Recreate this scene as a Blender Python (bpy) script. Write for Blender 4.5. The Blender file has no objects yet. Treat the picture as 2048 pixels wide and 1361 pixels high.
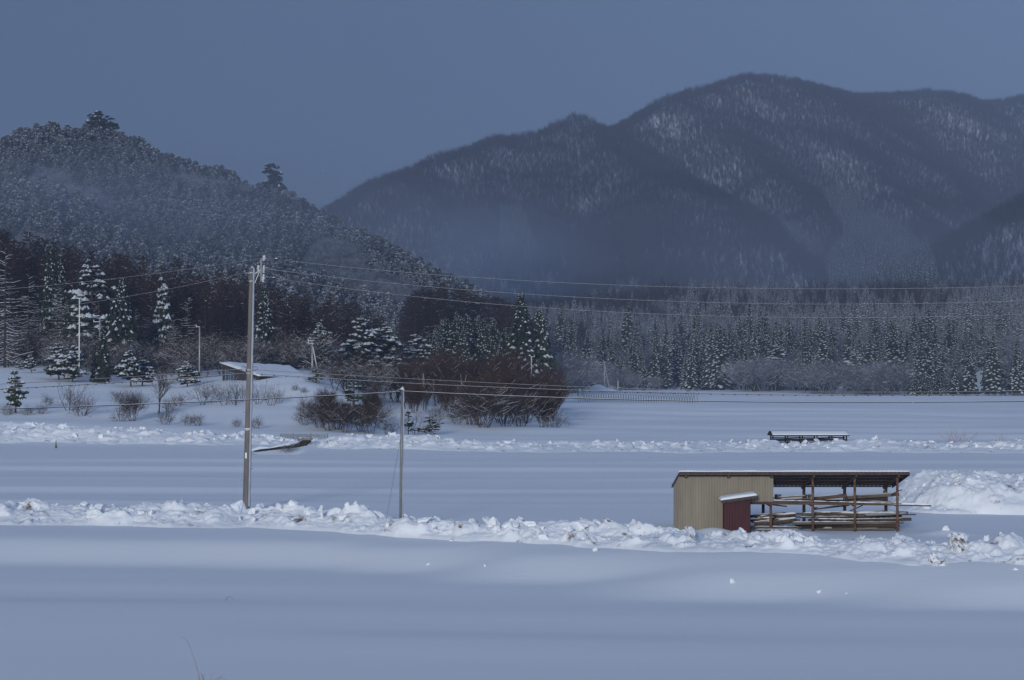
import bpy, math, random
import numpy as np
from mathutils import Vector, Matrix

R = math.radians
sc = bpy.context.scene
COL = sc.collection

# ------------------------------------------------------------------ camera, sky, sun, exposure
CAM_H, F, HORIZON = 7.6, 3600.0, 735.0          # eye height, focal length in photo pixels, horizon row
cam = bpy.data.cameras.new('camera')
cam.sensor_width = 36.0
cam.lens = F / 2048 * 36.0
cam.clip_start, cam.clip_end = 0.5, 9000.0
cam_o = bpy.data.objects.new('camera', cam)
COL.objects.link(cam_o)
cam_o.location = (0, 0, CAM_H)
cam_o.rotation_euler = (R(90) + math.atan((HORIZON - 680.5) / F), 0, 0)
sc.camera = cam_o

SUN_EL, SUN_AZ = 12.0, 195.0                     # low sun behind the camera, to its left
world = bpy.data.worlds.new('World')
sc.world = world
world.use_nodes = True
wn, wl = world.node_tree.nodes, world.node_tree.links
bg = wn['Background']
bg.inputs['Strength'].default_value = 0.1
sky = wn.new('ShaderNodeTexSky')
sky.sky_type = 'NISHITA'
sky.sun_disc = False
sky.sun_elevation, sky.sun_rotation = R(SUN_EL), R(SUN_AZ)
sky.ozone_density, sky.dust_density = 4.0, 0.5
# snow-cloud deck over the clear sky: the standard overcast luminance law, zenith brighter than horizon
tc = wn.new('ShaderNodeTexCoord')
sep = wn.new('ShaderNodeSeparateXYZ')
wl.new(tc.outputs['Generated'], sep.inputs[0])
mx = wn.new('ShaderNodeMath'); mx.operation = 'MAXIMUM'; mx.inputs[1].default_value = 0.0
wl.new(sep.outputs['Z'], mx.inputs[0])
law = wn.new('ShaderNodeMath'); law.operation = 'MULTIPLY_ADD'
law.inputs[1].default_value = 0.45; law.inputs[2].default_value = 1.0
wl.new(mx.outputs[0], law.inputs[0])
cn = wn.new('ShaderNodeTexNoise'); cn.inputs['Scale'].default_value = 2.2; cn.inputs['Detail'].default_value = 4
wl.new(tc.outputs['Generated'], cn.inputs['Vector'])
cm = wn.new('ShaderNodeMath'); cm.operation = 'MULTIPLY_ADD'
cm.inputs[1].default_value = 0.35; cm.inputs[2].default_value = 0.83
wl.new(cn.outputs['Fac'], cm.inputs[0])
lm = wn.new('ShaderNodeMath'); lm.operation = 'MULTIPLY'
wl.new(law.outputs[0], lm.inputs[0]); wl.new(cm.outputs[0], lm.inputs[1])
cloud = wn.new('ShaderNodeVectorMath'); cloud.operation = 'SCALE'
cloud.inputs[0].default_value = (1.03, 1.54, 2.68)
thin = wn.new('ShaderNodeMath'); thin.operation = 'MULTIPLY_ADD'      # the cloud is a little thinner towards the east
thin.inputs[1].default_value = 0.32; thin.inputs[2].default_value = 1.0
x3 = wn.new('ShaderNodeMath'); x3.operation = 'MULTIPLY'; x3.inputs[1].default_value = 3.0
th = wn.new('ShaderNodeMath'); th.operation = 'TANH'
wl.new(sep.outputs['X'], x3.inputs[0]); wl.new(x3.outputs[0], th.inputs[0]); wl.new(th.outputs[0], thin.inputs[0])
lm2 = wn.new('ShaderNodeMath'); lm2.operation = 'MULTIPLY'
wl.new(lm.outputs[0], lm2.inputs[0]); wl.new(thin.outputs[0], lm2.inputs[1])
wl.new(lm2.outputs[0], cloud.inputs['Scale'])
mixs = wn.new('ShaderNodeMix'); mixs.data_type = 'RGBA'; mixs.inputs['Factor'].default_value = 0.95
wl.new(sky.outputs[0], mixs.inputs[6]); wl.new(cloud.outputs[0], mixs.inputs[7])
wl.new(mixs.outputs[2], bg.inputs['Color'])

sun = bpy.data.lights.new('sun', 'SUN')
sun.energy, sun.angle, sun.color = 1.95, R(12.0), (0.96, 0.96, 0.92)
sun_o = bpy.data.objects.new('sun', sun)
COL.objects.link(sun_o)
sd = Vector((math.sin(R(SUN_AZ)) * math.cos(R(SUN_EL)), math.cos(R(SUN_AZ)) * math.cos(R(SUN_EL)), math.sin(R(SUN_EL))))
sun_o.rotation_euler = sd.to_track_quat('Z', 'Y').to_euler()
sun_o.location = (-30, -60, 60)

vs = sc.view_settings
vs.view_transform, vs.look, vs.exposure, vs.gamma, vs.use_curve_mapping = 'Standard', 'None', 0.0, 1.0, False
HAZE_DENSITY = 0.00030
sc.cycles.volume_bounces = 1

# ------------------------------------------------------------------ helpers
rng = np.random.default_rng(7)
rnd = random.Random(11)

def PX(px, d): return (px - 1024.0) / F * d
def PZ(y, d): return CAM_H + (HORIZON - y) / F * d
def P(px, y, d): return Vector((PX(px, d), d, PZ(y, d)))

def _hash(ix, iy, seed):
    h = (ix.astype(np.int64) * 374761393 + iy.astype(np.int64) * 668265263 + seed * 974634777) & 0x7fffffff
    h = ((h ^ (h >> 13)) * 1274126177) & 0x7fffffff
    h = (h ^ (h >> 16)) & 0xffff
    return h / 65535.0

def noise(x, y, seed=0):
    x, y = np.asarray(x, float), np.asarray(y, float)
    ix, iy = np.floor(x), np.floor(y)
    fx, fy = x - ix, y - iy
    fx, fy = fx * fx * fx * (fx * (fx * 6 - 15) + 10), fy * fy * fy * (fy * (fy * 6 - 15) + 10)
    a, b = _hash(ix, iy, seed), _hash(ix + 1, iy, seed)
    c, d = _hash(ix, iy + 1, seed), _hash(ix + 1, iy + 1, seed)
    return (a * (1 - fx) + b * fx) * (1 - fy) + (c * (1 - fx) + d * fx) * fy - 0.5

def fbm(x, y, seed=0, octs=4):
    v, a = 0.0, 1.0
    for k in range(octs):
        v = v + a * noise(x * 2 ** k + 17.3 * k, y * 2 ** k + 9.1 * k, seed + k)
        a *= 0.5
    return v

def lumps(x, y, cell, seed, keep=0.8):
    """height of a heap of half-buried snow lumps"""
    gx, gy = np.floor(x / cell), np.floor(y / cell)
    out = np.zeros_like(x)
    for di in (-1, 0, 1):
        for dj in (-1, 0, 1):
            ix, iy = gx + di, gy + dj
            cx = (ix + _hash(ix, iy, seed)) * cell
            cy = (iy + _hash(ix, iy, seed + 1)) * cell
            r = cell * (0.35 + 0.55 * _hash(ix, iy, seed + 2))
            s = (0.6 + 0.8 * _hash(ix, iy, seed + 3)) * (_hash(ix, iy, seed + 4) < keep)
            dx, dy = x - cx, y - cy
            tilt = 1 + 0.5 * (dx * (_hash(ix, iy, seed + 5) - .5) + dy * (_hash(ix, iy, seed + 6) - .5)) / cell
            d2 = dx * dx + dy * dy
            q1 = _hash(ix, iy, seed + 7) * 6.283
            cut = r * (.20 + .45 * _hash(ix, iy, seed + 8)) + (dx * np.cos(q1) + dy * np.sin(q1)) * (.3 + 1.5 * _hash(ix, iy, seed + 9))
            hgt = np.minimum(np.sqrt(np.maximum(r * r - d2, 0)), np.maximum(cut, 0)) * s * tilt
            out = np.maximum(out, hgt)
    return out

# ---- materials
def new_mat(name):
    m = bpy.data.materials.new(name)
    m.use_nodes = True
    return m, m.node_tree.nodes, m.node_tree.links, m.node_tree.nodes['Principled BSDF']

def mat(name, col, rough=0.85, var=0.25, scale=4.0, bump=0.0, metal=0.0, col2=None, stretch=None, spec=0.3):
    m, n, l, b = new_mat(name)
    b.inputs['Roughness'].default_value = rough
    b.inputs['Metallic'].default_value = metal
    b.inputs['Specular IOR Level'].default_value = spec
    t = n.new('ShaderNodeTexCoord')
    src = t.outputs['Object']
    if stretch:
        mp = n.new('ShaderNodeMapping'); mp.inputs['Scale'].default_value = stretch
        l.new(src, mp.inputs['Vector']); src = mp.outputs[0]
    nz = n.new('ShaderNodeTexNoise'); nz.inputs['Scale'].default_value = scale; nz.inputs['Detail'].default_value = 5
    l.new(src, nz.inputs['Vector'])
    r = n.new('ShaderNodeValToRGB')
    c = np.array(col)
    lo = c * (1 - var)
    hi = np.array(col2) if col2 else np.minimum(c * (1 + var), 0.95)
    r.color_ramp.elements[0].position, r.color_ramp.elements[1].position = 0.32, 0.68
    r.color_ramp.elements[0].color = (*lo, 1); r.color_ramp.elements[1].color = (*hi, 1)
    l.new(nz.outputs['Fac'], r.inputs['Fac'])
    l.new(r.outputs['Color'], b.inputs['Base Color'])
    if bump:
        bp = n.new('ShaderNodeBump'); bp.inputs['Strength'].default_value = bump; bp.inputs['Distance'].default_value = 0.05
        l.new(nz.outputs['Fac'], bp.inputs['Height']); l.new(bp.outputs[0], b.inputs['Normal'])
    return m

def tree_mat(name, col, var):
    """flat colour with a per-tree variation"""
    m, n, l, b = new_mat(name)
    b.inputs['Roughness'].default_value = 0.9
    b.inputs['Specular IOR Level'].default_value = 0.1
    oi = n.new('ShaderNodeObjectInfo')
    r = n.new('ShaderNodeValToRGB')
    c = np.array(col)
    r.color_ramp.elements[0].color = (*(c * (1 - var)), 1)
    r.color_ramp.elements[1].color = (*(c * (1 + var) * np.array((1.05, 1.0, .95))), 1)
    l.new(oi.outputs['Random'], r.inputs['Fac'])
    l.new(r.outputs['Color'], b.inputs['Base Color'])
    return m

def snow_mat(name, dirt=0.0, grain=9.0, bump=0.35, stretch=None):
    m, n, l, b = new_mat(name)
    b.inputs['Roughness'].default_value = 0.7
    b.inputs['Specular IOR Level'].default_value = 0.15
    t = n.new('ShaderNodeTexCoord')
    nz = n.new('ShaderNodeTexNoise'); nz.inputs['Scale'].default_value = grain; nz.inputs['Detail'].default_value = 6
    if stretch:
        mp = n.new('ShaderNodeMapping'); mp.inputs['Scale'].default_value = stretch; mp.inputs['Rotation'].default_value = (0, 0, .12)
        l.new(t.outputs['Object'], mp.inputs['Vector']); l.new(mp.outputs[0], nz.inputs['Vector'])
        nz.inputs['Roughness'].default_value = .62
    else: l.new(t.outputs['Object'], nz.inputs['Vector'])
    bp = n.new('ShaderNodeBump'); bp.inputs['Strength'].default_value = bump; bp.inputs['Distance'].default_value = 0.06 if stretch else 0.03
    l.new(nz.outputs['Fac'], bp.inputs['Height']); l.new(bp.outputs[0], b.inputs['Normal'])
    base = (0.84, 0.86, 0.89, 1)
    if dirt:
        d = n.new('ShaderNodeTexNoise'); d.inputs['Scale'].default_value = 1.1; d.inputs['Detail'].default_value = 8
        d.inputs['Roughness'].default_value = 0.72
        l.new(t.outputs['Object'], d.inputs['Vector'])
        r = n.new('ShaderNodeValToRGB')
        r.color_ramp.elements[0].position = 0.66 - 0.06 * dirt; r.color_ramp.elements[1].position = 0.76 - 0.06 * dirt
        r.color_ramp.elements[0].color = base; r.color_ramp.elements[1].color = (0.15, 0.105, 0.078, 1)
        l.new(d.outputs['Fac'], r.inputs['Fac']); l.new(r.outputs['Color'], b.inputs['Base Color'])
    else:
        b.inputs['Base Color'].default_value = base
    return m

M = {}
M['field'] = snow_mat('field_snow', 0, 2.5, 0.25, (.35, 1.6, 1))
M['berm'] = snow_mat('ploughed_snow', 1.2, 5.0, 0.6)
M['lump'] = snow_mat('lump_snow', 0.6, 6.0, 0.7)
M['dirty'] = snow_mat('dirty_snow', 2.6, 6.0, 0.8)
M['cap'] = snow_mat('cap_snow', 0, 6.0, 0.3)
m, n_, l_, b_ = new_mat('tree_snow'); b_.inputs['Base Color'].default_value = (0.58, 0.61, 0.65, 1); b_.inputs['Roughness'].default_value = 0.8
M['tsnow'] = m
M['needle'] = tree_mat('needles', (0.030, 0.040, 0.030), 0.3)
M['needle_green'] = tree_mat('green_needles', (0.050, 0.068, 0.034), 0.25)
M['bark'] = tree_mat('bark', (0.060, 0.046, 0.040), 0.25)
M['larch'] = tree_mat('larch_twigs', (0.044, 0.028, 0.027), 0.25)
M['twig'] = tree_mat('bare_twigs', (0.062, 0.044, 0.037), 0.3)
M['redtwig'] = tree_mat('willow_twigs', (0.060, 0.038, 0.031), 0.3)
M['frost'] = tree_mat('frosted_twigs', (0.140, 0.155, 0.185), 0.3)
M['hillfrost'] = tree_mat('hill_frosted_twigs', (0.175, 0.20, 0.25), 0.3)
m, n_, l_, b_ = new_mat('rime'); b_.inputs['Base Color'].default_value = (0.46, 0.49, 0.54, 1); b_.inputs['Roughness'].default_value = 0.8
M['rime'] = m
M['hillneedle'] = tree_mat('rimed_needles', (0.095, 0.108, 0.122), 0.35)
M['mtwig'] = tree_mat('mountain_twigs', (0.040, 0.035, 0.037), 0.35)
M['birch'] = mat('birch_bark', (0.55, 0.51, 0.47), 0.8, 0.4, 3.0)
M['wall'] = mat('beige_sheet_metal', (0.262, 0.226, 0.175), 0.55, 0.13, 1.3, spec=0.25, stretch=(1.6, 1.6, .35))
M['red'] = mat('dark_red_sheet_metal', (0.060, 0.014, 0.017), 0.5, 0.22, 2.0, stretch=(2, 2, .5))
M['redtrim'] = mat('rust_brown_trim', (0.062, 0.043, 0.038), 0.6, 0.3, 5.0)
M['roofmetal'] = mat('brown_roof_sheet', (0.050, 0.040, 0.036), 0.55, 0.3, 2.0)
M['rust'] = mat('rusty_steel_post', (0.150, 0.078, 0.048), 0.75, 0.5, 6.0, col2=(0.20, 0.11, 0.075))
M['wood'] = mat('weathered_timber', (0.100, 0.064, 0.046), 0.85, 0.45, 2.5, stretch=(0.4, 3, 3))
M['wood2'] = mat('grey_timber', (0.118, 0.098, 0.082), 0.85, 0.4, 2.5, stretch=(0.4, 3, 3))
M['wood3'] = mat('dark_timber', (0.050, 0.038, 0.032), 0.9, 0.4, 2.5, stretch=(0.4, 3, 3))
M['logbark'] = mat('bark_log', (0.085, 0.060, 0.048), 0.9, 0.5, 9.0, bump=0.5)
M['concrete'] = mat('pole_concrete', (0.172, 0.152, 0.142), 0.8, 0.22, 2.0, stretch=(2, 2, .4))
M['galv'] = mat('galvanised_steel', (0.20, 0.20, 0.21), 0.5, 0.18, 2.0, metal=0.3)
M['steel'] = mat('dull_steel', (0.40, 0.40, 0.41), 0.45, 0.12, 2.0, metal=0.3)
M['porcelain'] = mat('porcelain', (0.62, 0.62, 0.62), 0.3, 0.05, 2.0)
M['black'] = mat('black_rubber', (0.018, 0.018, 0.020), 0.6, 0.2, 5.0)
M['railsteel'] = mat('zinc_rail', (0.24, 0.26, 0.29), 0.5, 0.15, 2.0)
M['plate'] = mat('white_plate', (0.78, 0.78, 0.76), 0.5, 0.05, 2.0)
M['bluewall'] = mat('blue_grey_boards', (0.19, 0.25, 0.32), 0.7, 0.15, 1.5)
M['barnwall'] = mat('brown_barn_boards', (0.055, 0.049, 0.050), 0.8, 0.25, 1.5)
M['bluepane'] = mat('blue_tarp', (0.055, 0.105, 0.20), 0.5, 0.2, 1.2)
M['darkwood'] = mat('black_stained_wood', (0.026, 0.024, 0.024), 0.8, 0.3, 4.0)
M['earth'] = mat('wet_earth_bank', (0.055, 0.040, 0.030), 0.9, 0.45, 3.0, bump=0.6)
M['reed'] = mat('dry_reed', (0.40, 0.22, 0.16), 0.85, 0.25, 6.0)
M['brownreed'] = mat('dead_grass', (0.15, 0.105, 0.082), 0.9, 0.35, 6.0)
M['water'] = mat('ditch_water', (0.015, 0.016, 0.018), 0.15, 0.2, 2.0)

def mesh_np(name, verts, faces, mats=None, midx=None, smooth=False):
    me = bpy.data.meshes.new(name)
    me.from_pydata([tuple(v) for v in verts], [], faces)
    for mm in (mats or []): me.materials.append(mm)
    if midx is not None: me.polygons.foreach_set('material_index', np.asarray(midx, dtype=np.int32))
    if smooth: me.polygons.foreach_set('use_smooth', np.ones(len(me.polygons), dtype=bool))
    me.update()
    return me

def grid_mesh(name, X, Y, Z, material, smooth=True):
    """heightfield mesh from three equal 2-D arrays"""
    nr, nc = X.shape
    me = bpy.data.meshes.new(name)
    me.vertices.add(nr * nc)
    me.vertices.foreach_set('co', np.stack([X, Y, Z], -1).astype(np.float32).ravel())
    i = np.arange(nr * nc).reshape(nr, nc)
    q = np.stack([i[:-1, :-1], i[:-1, 1:], i[1:, 1:], i[1:, :-1]], -1).reshape(-1, 4)
    me.loops.add(q.size)
    me.loops.foreach_set('vertex_index', q.ravel().astype(np.int32))
    me.polygons.add(len(q))
    me.polygons.foreach_set('loop_start', np.arange(0, q.size, 4, dtype=np.int32))
    me.polygons.foreach_set('use_smooth', np.full(len(q), smooth))
    me.materials.append(material)
    me.update(calc_edges=True)
    me.validate()
    return me

class MB:
    """collects shapes into one mesh"""
    def __init__(s): s.v, s.f, s.m = [], [], []
    def quadstrip(s, a, b, mi):
        k = len(s.v); n = len(a)
        s.v += [tuple(p) for p in a] + [tuple(p) for p in b]
        for i in range(n - 1):
            s.f.append((k + i, k + i + 1, k + n + i + 1, k + n + i)); s.m.append(mi)
    def box(s, c, size, rot=None, mi=0):
        k = len(s.v); hx, hy, hz = size[0] / 2, size[1] / 2, size[2] / 2
        for x, y, z in ((-hx, -hy, -hz), (hx, -hy, -hz), (hx, hy, -hz), (-hx, hy, -hz), (-hx, -hy, hz), (hx, -hy, hz), (hx, hy, hz), (-hx, hy, hz)):
            p = Vector((x, y, z))
            if rot is not None: p = rot @ p
            s.v.append((c[0] + p.x, c[1] + p.y, c[2] + p.z))
        for q in ((0, 3, 2, 1), (4, 5, 6, 7), (0, 1, 5, 4), (1, 2, 6, 5), (2, 3, 7, 6), (3, 0, 4, 7)):
            s.f.append(tuple(k + i for i in q)); s.m.append(mi)
    def beam(s, a, b, w, h, mi=0, up=Vector((0, 0, 1))):
        a, b = Vector(a), Vector(b); d = (b - a); L = d.length; d.normalize()
        side = d.cross(up)
        if side.length < 1e-4: side = Vector((1, 0, 0))
        side.normalize(); u = side.cross(d)
        rot = Matrix((d, side, u)).transposed()
        s.box((a + b) / 2, (L, w, h), rot, mi)
    def tube(s, pts, rad, sides=5, mi=0, cap=True, arc=None):
        pts = [Vector(p) for p in pts]; k0 = len(s.v); n = len(pts)
        for i, p in enumerate(pts):
            d = (pts[min(i + 1, n - 1)] - pts[max(i - 1, 0)])
            if d.length < 1e-9: d = Vector((0, 0, 1))
            d.normalize()
            a = d.cross(Vector((0, 1, 0)) if abs(d.y) < .9 else Vector((1, 0, 0))).normalized(); b = d.cross(a)
            r = rad[i] if hasattr(rad, '__len__') else rad
            for j in range(sides):
                t = 2 * math.pi * j / sides
                q = p + (a * math.cos(t) + b * math.sin(t)) * r
                s.v.append((q.x, q.y, q.z))
        for i in range(n - 1):
            for j in range(sides):
                j2 = (j + 1) % sides
                s.f.append((k0 + i * sides + j, k0 + i * sides + j2, k0 + (i + 1) * sides + j2, k0 + (i + 1) * sides + j)); s.m.append(mi)
        if cap and sides > 2:
            s.f.append(tuple(k0 + j for j in range(sides - 1, -1, -1))); s.m.append(mi)
            s.f.append(tuple(k0 + (n - 1) * sides + j for j in range(sides))); s.m.append(mi)
    def strip(s, a, b, w, mi=0, nrm=None):
        a, b = Vector(a), Vector(b); d = b - a
        if d.length < 1e-6: return
        v = nrm or Vector((rnd.gauss(0, 1), rnd.gauss(0, 1), rnd.gauss(0, 1)))
        sd_ = d.cross(v)
        if sd_.length < 1e-6: return
        sd_.normalize(); sd_ *= w / 2
        k = len(s.v)
        for q in (a - sd_, a + sd_, b + sd_ * .5, b - sd_ * .5): s.v.append((q.x, q.y, q.z))
        s.f.append((k, k + 1, k + 2, k + 3)); s.m.append(mi)
    def dome(s, c, ax, rx, ry, rz, mi=0, seg=6, drop=0.0):
        """low pillow of snow or needles; ax = horizontal direction of its long axis"""
        k = len(s.v); sx, sy = -ax.y, ax.x
        for j in range(seg):
            t = 2 * math.pi * j / seg + rnd.uniform(-.25, .25); g = rnd.uniform(.75, 1.15)
            u, w = math.cos(t) * rx * g, math.sin(t) * ry * g
            s.v.append((c[0] + ax.x * u + sx * w, c[1] + ax.y * u + sy * w, c[2] - drop * u - rz * rnd.uniform(.1, .6)))
        s.v.append((c[0] + ax.x * rx * .1, c[1] + ax.y * rx * .1, c[2] + rz))
        for j in range(seg):
            s.f.append((k + j, k + (j + 1) % seg, k + seg)); s.m.append(mi)
    def mesh(s, name, mats, smooth=False): return mesh_np(name, s.v, s.f, mats, s.m, smooth)

def obj(name, me, parent=None, loc=None):
    o = bpy.data.objects.new(name, me)
    COL.objects.link(o)
    if parent is not None: o.parent = parent
    if loc is not None: o.location = loc
    return o
def tag(o, label=None, cat=None, group=None, kind=None):
    if label: o['label'] = label
    if cat: o['category'] = cat
    if group: o['group'] = group
    if kind: o['kind'] = kind
    return o
def thing(name, label, cat, loc=(0, 0, 0), group=None):
    o = bpy.data.objects.new(name, None); COL.objects.link(o)
    o.empty_display_size = .2; o.location = loc
    return tag(o, label, cat, group)
def part(name, mb, mats, parent, smooth=False):
    return obj(name, mb.mesh(name, mats if isinstance(mats, list) else [mats], smooth), parent)

# ------------------------------------------------------------------ terrain
NEAR = [(1, 6.2), (4, 5.8), (8, 4.6), (20, .6), (32, -1.1)]
TABLE = {
    -900: NEAR + [(83, -1.1), (87, -.33), (95, -.3), (101, 0), (160, -.1), (185, 0), (194, 2.0), (204, 2.3), (220, 3.6), (250, 5.4), (290, 8), (340, 10), (450, 13), (1000, 14)],
    0:    NEAR + [(80, -1.1), (84, -.3), (91, -.3), (97, 0), (160, -.1), (181, 0), (190, 1.9), (200, 2.1), (215, 3.2), (245, 5.0), (287, 7.7), (330, 9.5), (450, 12), (1000, 13)],
    300:  NEAR + [(79.2, -1.1), (83, -.3), (90, -.3), (96, 0), (160, -.1), (177, 0), (187, 1.5), (200, 1.9), (215, 2.7), (240, 4.2), (265, 5.4), (300, 7.2), (450, 12), (1000, 13)],
    600:  NEAR + [(78.2, -1.1), (82, -.22), (87, -.2), (94, 0), (158, -.1), (166, -.1), (176, .5), (190, 1.1), (215, 3.0), (226, 5.5), (234, 6.35), (240, 6.45), (262, 6.6), (300, 7.2), (450, 10), (1000, 11)],
    800:  NEAR + [(76.6, -1.1), (80, -.25), (83, -.2), (90, 0), (158, -.05), (175, .3), (195, .8), (230, 1.9), (300, 4.3), (450, 8), (1000, 9)],
    1100: NEAR + [(72.6, -1.1), (76, -.3), (79, -.06), (80, -.05), (86, 0), (160, 0), (215, .6), (300, .8), (420, .6), (600, .4), (1000, .5)],
    1500: NEAR + [(67.4, -1.1), (70.5, -.4), (74, -.02), (76, .02), (82, 0), (160, 0), (170, .3), (300, .4), (590, .2), (1000, .3)],
    2048: NEAR + [(64.6, -1.1), (67.5, -.35), (70.5, .05), (72, .12), (78, 0), (160, 0), (170, .2), (300, .2), (440, 0), (1000, .2)],
    2900: NEAR + [(62, -1.1), (66, -.18), (68, -.1), (75, 0), (160, 0), (170, .2), (300, .2), (440, 0), (1000, .2)],
}
LD = np.linspace(math.log(1), math.log(1000), 1400)
_cols = np.array(sorted(TABLE))
_tab = []
for c in _cols:
    a = np.array(TABLE[c]); z = np.interp(np.exp(LD), a[:, 0], a[:, 1])
    k = np.exp(-np.linspace(-2, 2, 9) ** 2); k /= k.sum()
    _tab.append(np.convolve(np.pad(z, 4, 'edge'), k, 'valid'))
_tab = np.array(_tab)

def ground_base(x, d):
    x, d = np.asarray(x, float), np.asarray(d, float)
    px = np.clip(1024 + F * x / d, _cols[0], _cols[-1])
    ci = np.clip(np.searchsorted(_cols, px, 'right') - 1, 0, len(_cols) - 2)
    t = (px - _cols[ci]) / (_cols[ci + 1] - _cols[ci]); t = t * t * (3 - 2 * t)
    li = np.clip((np.log(d) - LD[0]) / (LD[1] - LD[0]), 0, len(LD) - 1.001)
    l0 = np.floor(li).astype(int); u = li - l0
    z0 = _tab[ci, l0] * (1 - u) + _tab[ci, l0 + 1] * u
    z1 = _tab[ci + 1, l0] * (1 - u) + _tab[ci + 1, l0 + 1] * u
    return z0 * (1 - t) + z1 * t

def sstep(a, b, x):
    t = np.clip((x - a) / (b - a), 0, 1); return t * t * (3 - 2 * t)

def relief(x, d):
    px = 1024 + F * x / d
    near = 0.22 * noise(x / 40 + .3, d / 10 + x / 130, 3) + 0.12 * noise(x / 16, d / 4.0 + x / 60, 4)
    near = near * (1 - sstep(80, 92, d)) * sstep(30, 44, d)
    ph = (d + .045 * x + 2.2 * noise(x / 45, d / 40, 5)) / 11.2
    rid = (0.5 + 0.5 * np.cos(2 * math.pi * ph)) ** 4
    mid = (0.30 * rid * (0.65 + .9 * noise(x / 26, d / 9, 6)) + 0.16 * noise(x / 26, d / 5, 61)) * sstep(94, 104, d) * (1 - sstep(150, 160, d))
    right = sstep(700, 1150, px)
    far = (0.75 * noise(x / 46, d / 10, 8) + 0.30 * noise(x / 24, d / 5, 9) + 0.12 * noise(x / 14, d / 3.0, 10)) * sstep(166, 178, d) * (1 - sstep(300, 380, d))
    far = far * (.5 + .6 * right)
    far2 = (1.1 * noise(x / 80, d / 24, 11) + 0.5 * noise(x / 40, d / 11, 12)) * sstep(290, 370, d) * right * (1 - sstep(520, 600, d))
    up = 0.5 * noise(x / 18, d / 12, 13) * sstep(185, 200, d) * (1 - right)
    ditch_ = -.42 * np.exp(-((d - 164.5) / 3.6) ** 2) * sstep(490, 512, px) * (1 - sstep(588, 612, px))
    xs_ = PX(1428, 83.0); xr_ = PX(1585, 83.0)
    drift_ = .26 * np.exp(-((x - xs_) / .9) ** 2 - ((d - 83.3) / .7) ** 2) + .20 * np.exp(-((x - xr_) / 1.2) ** 2 - ((d - 82.4) / .9) ** 2) + .22 * np.exp(-((x - PX(1885, 83)) / 1.0) ** 2 - ((d - 82.5) / .8) ** 2)
    return near + mid + far + far2 + up + ditch_ + drift_

def ground_z(x, d): return ground_base(x, d) + relief(np.asarray(x, float), np.asarray(d, float))
def gz(x, d): return float(ground_z(x, d))

pxs = np.concatenate([np.linspace(-900, -60, 40), np.linspace(-50, 2100, 250), np.linspace(2120, 2900, 40)])
ds = np.exp(np.linspace(math.log(1.5), math.log(40), 60))
ds = np.concatenate([ds, np.exp(np.linspace(math.log(40.3), math.log(300), 420)), np.exp(np.linspace(math.log(303), math.log(800), 140))])
PXg, Dg = np.meshgrid(pxs, ds)
Xg = (PXg - 1024) / F * Dg
near_w = np.clip(60 / Dg, 1, 12)                     # the sheet stays wide close to the camera
Xg = Xg * near_w
Zg = ground_z(np.clip(Xg, -900 / F * Dg * 1.5, 900 / F * Dg * 1.5), Dg)
tag(obj('snow_field', grid_mesh('snow_field', Xg, Dg, Zg, M['field'])), 'smooth wind-rippled snow covering the fields of the valley floor', None, None, 'structure')

# ---- hills and mountains from their ridge lines
def ridge_height(X, Y, ridges, k=9.0, side=1.0):
    out = np.full(X.shape, -60.0)
    for pts, slope, rnd_r in ridges:
        best = np.full(X.shape, -60.0)
        for (x0, y0, z0), (x1, y1, z1) in zip(pts[:-1], pts[1:]):
            dx, dy = x1 - x0, y1 - y0
            t = np.clip(((X - x0) * dx + (Y - y0) * dy) / (dx * dx + dy * dy), 0, 1)
            d = np.hypot((X - x0 - t * dx) * side, Y - y0 - t * dy)
            sl = np.where(Y > y0 + t * dy, max(slope, .62), slope)            # lee side falls off faster
            h = z0 + t * (z1 - z0) - sl * (np.sqrt(d * d + rnd_r * rnd_r) - rnd_r)
            best = np.maximum(best, h)
        m = np.maximum(out, best); out = m + k * np.log(np.exp((out - m) / k) + np.exp((best - m) / k))      # soft union
    return out
def rpts(L, drop): return [(PX(a, d), d, PZ(y, d) - drop) for a, y, d in L]

HILL_R = [(rpts([(-500, 330, 830), (-200, 300, 820), (0, 262, 810), (130, 236, 800), (205, 246, 800), (300, 284, 790), (430, 318, 780), (545, 352, 770), (620, 385, 755),
                 (690, 430, 735), (780, 485, 710), (880, 528, 670), (960, 566, 630), (1040, 612, 590), (1100, 690, 560), (1130, 790, 540)], 15), 0.30, 40),
          (rpts([(430, 318, 780), (470, 430, 660), (520, 530, 540), (560, 620, 450)], 15), 0.34, 30),
          (rpts([(130, 240, 800), (90, 360, 660), (60, 470, 520), (40, 570, 430)], 15), 0.34, 30),
          (rpts([(780, 485, 710), (830, 570, 600), (860, 645, 500)], 15), 0.36, 25)]
def hill_z(x, y):
    h = ridge_height(x, y, HILL_R, 3.0, 2.1)
    px = 1024 + F * x / y
    return h + 5 * fbm(x / 55, y / 55, 31, 4) - 90 * sstep(1085, 1200, px) - 25 * sstep(980, 1100, px) * sstep(620, 760, y)
hp = np.linspace(-700, 1260, 170); hd = np.linspace(330, 1000, 130)
HP, HD = np.meshgrid(hp, hd)
HX = (HP - 1024) / F * HD
tag(obj('wooded_hill', grid_mesh('wooded_hill', HX, HD, hill_z(HX, HD), M['field'])), 'snow ground of the wooded hill on the left', None, None, 'structure')

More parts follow.
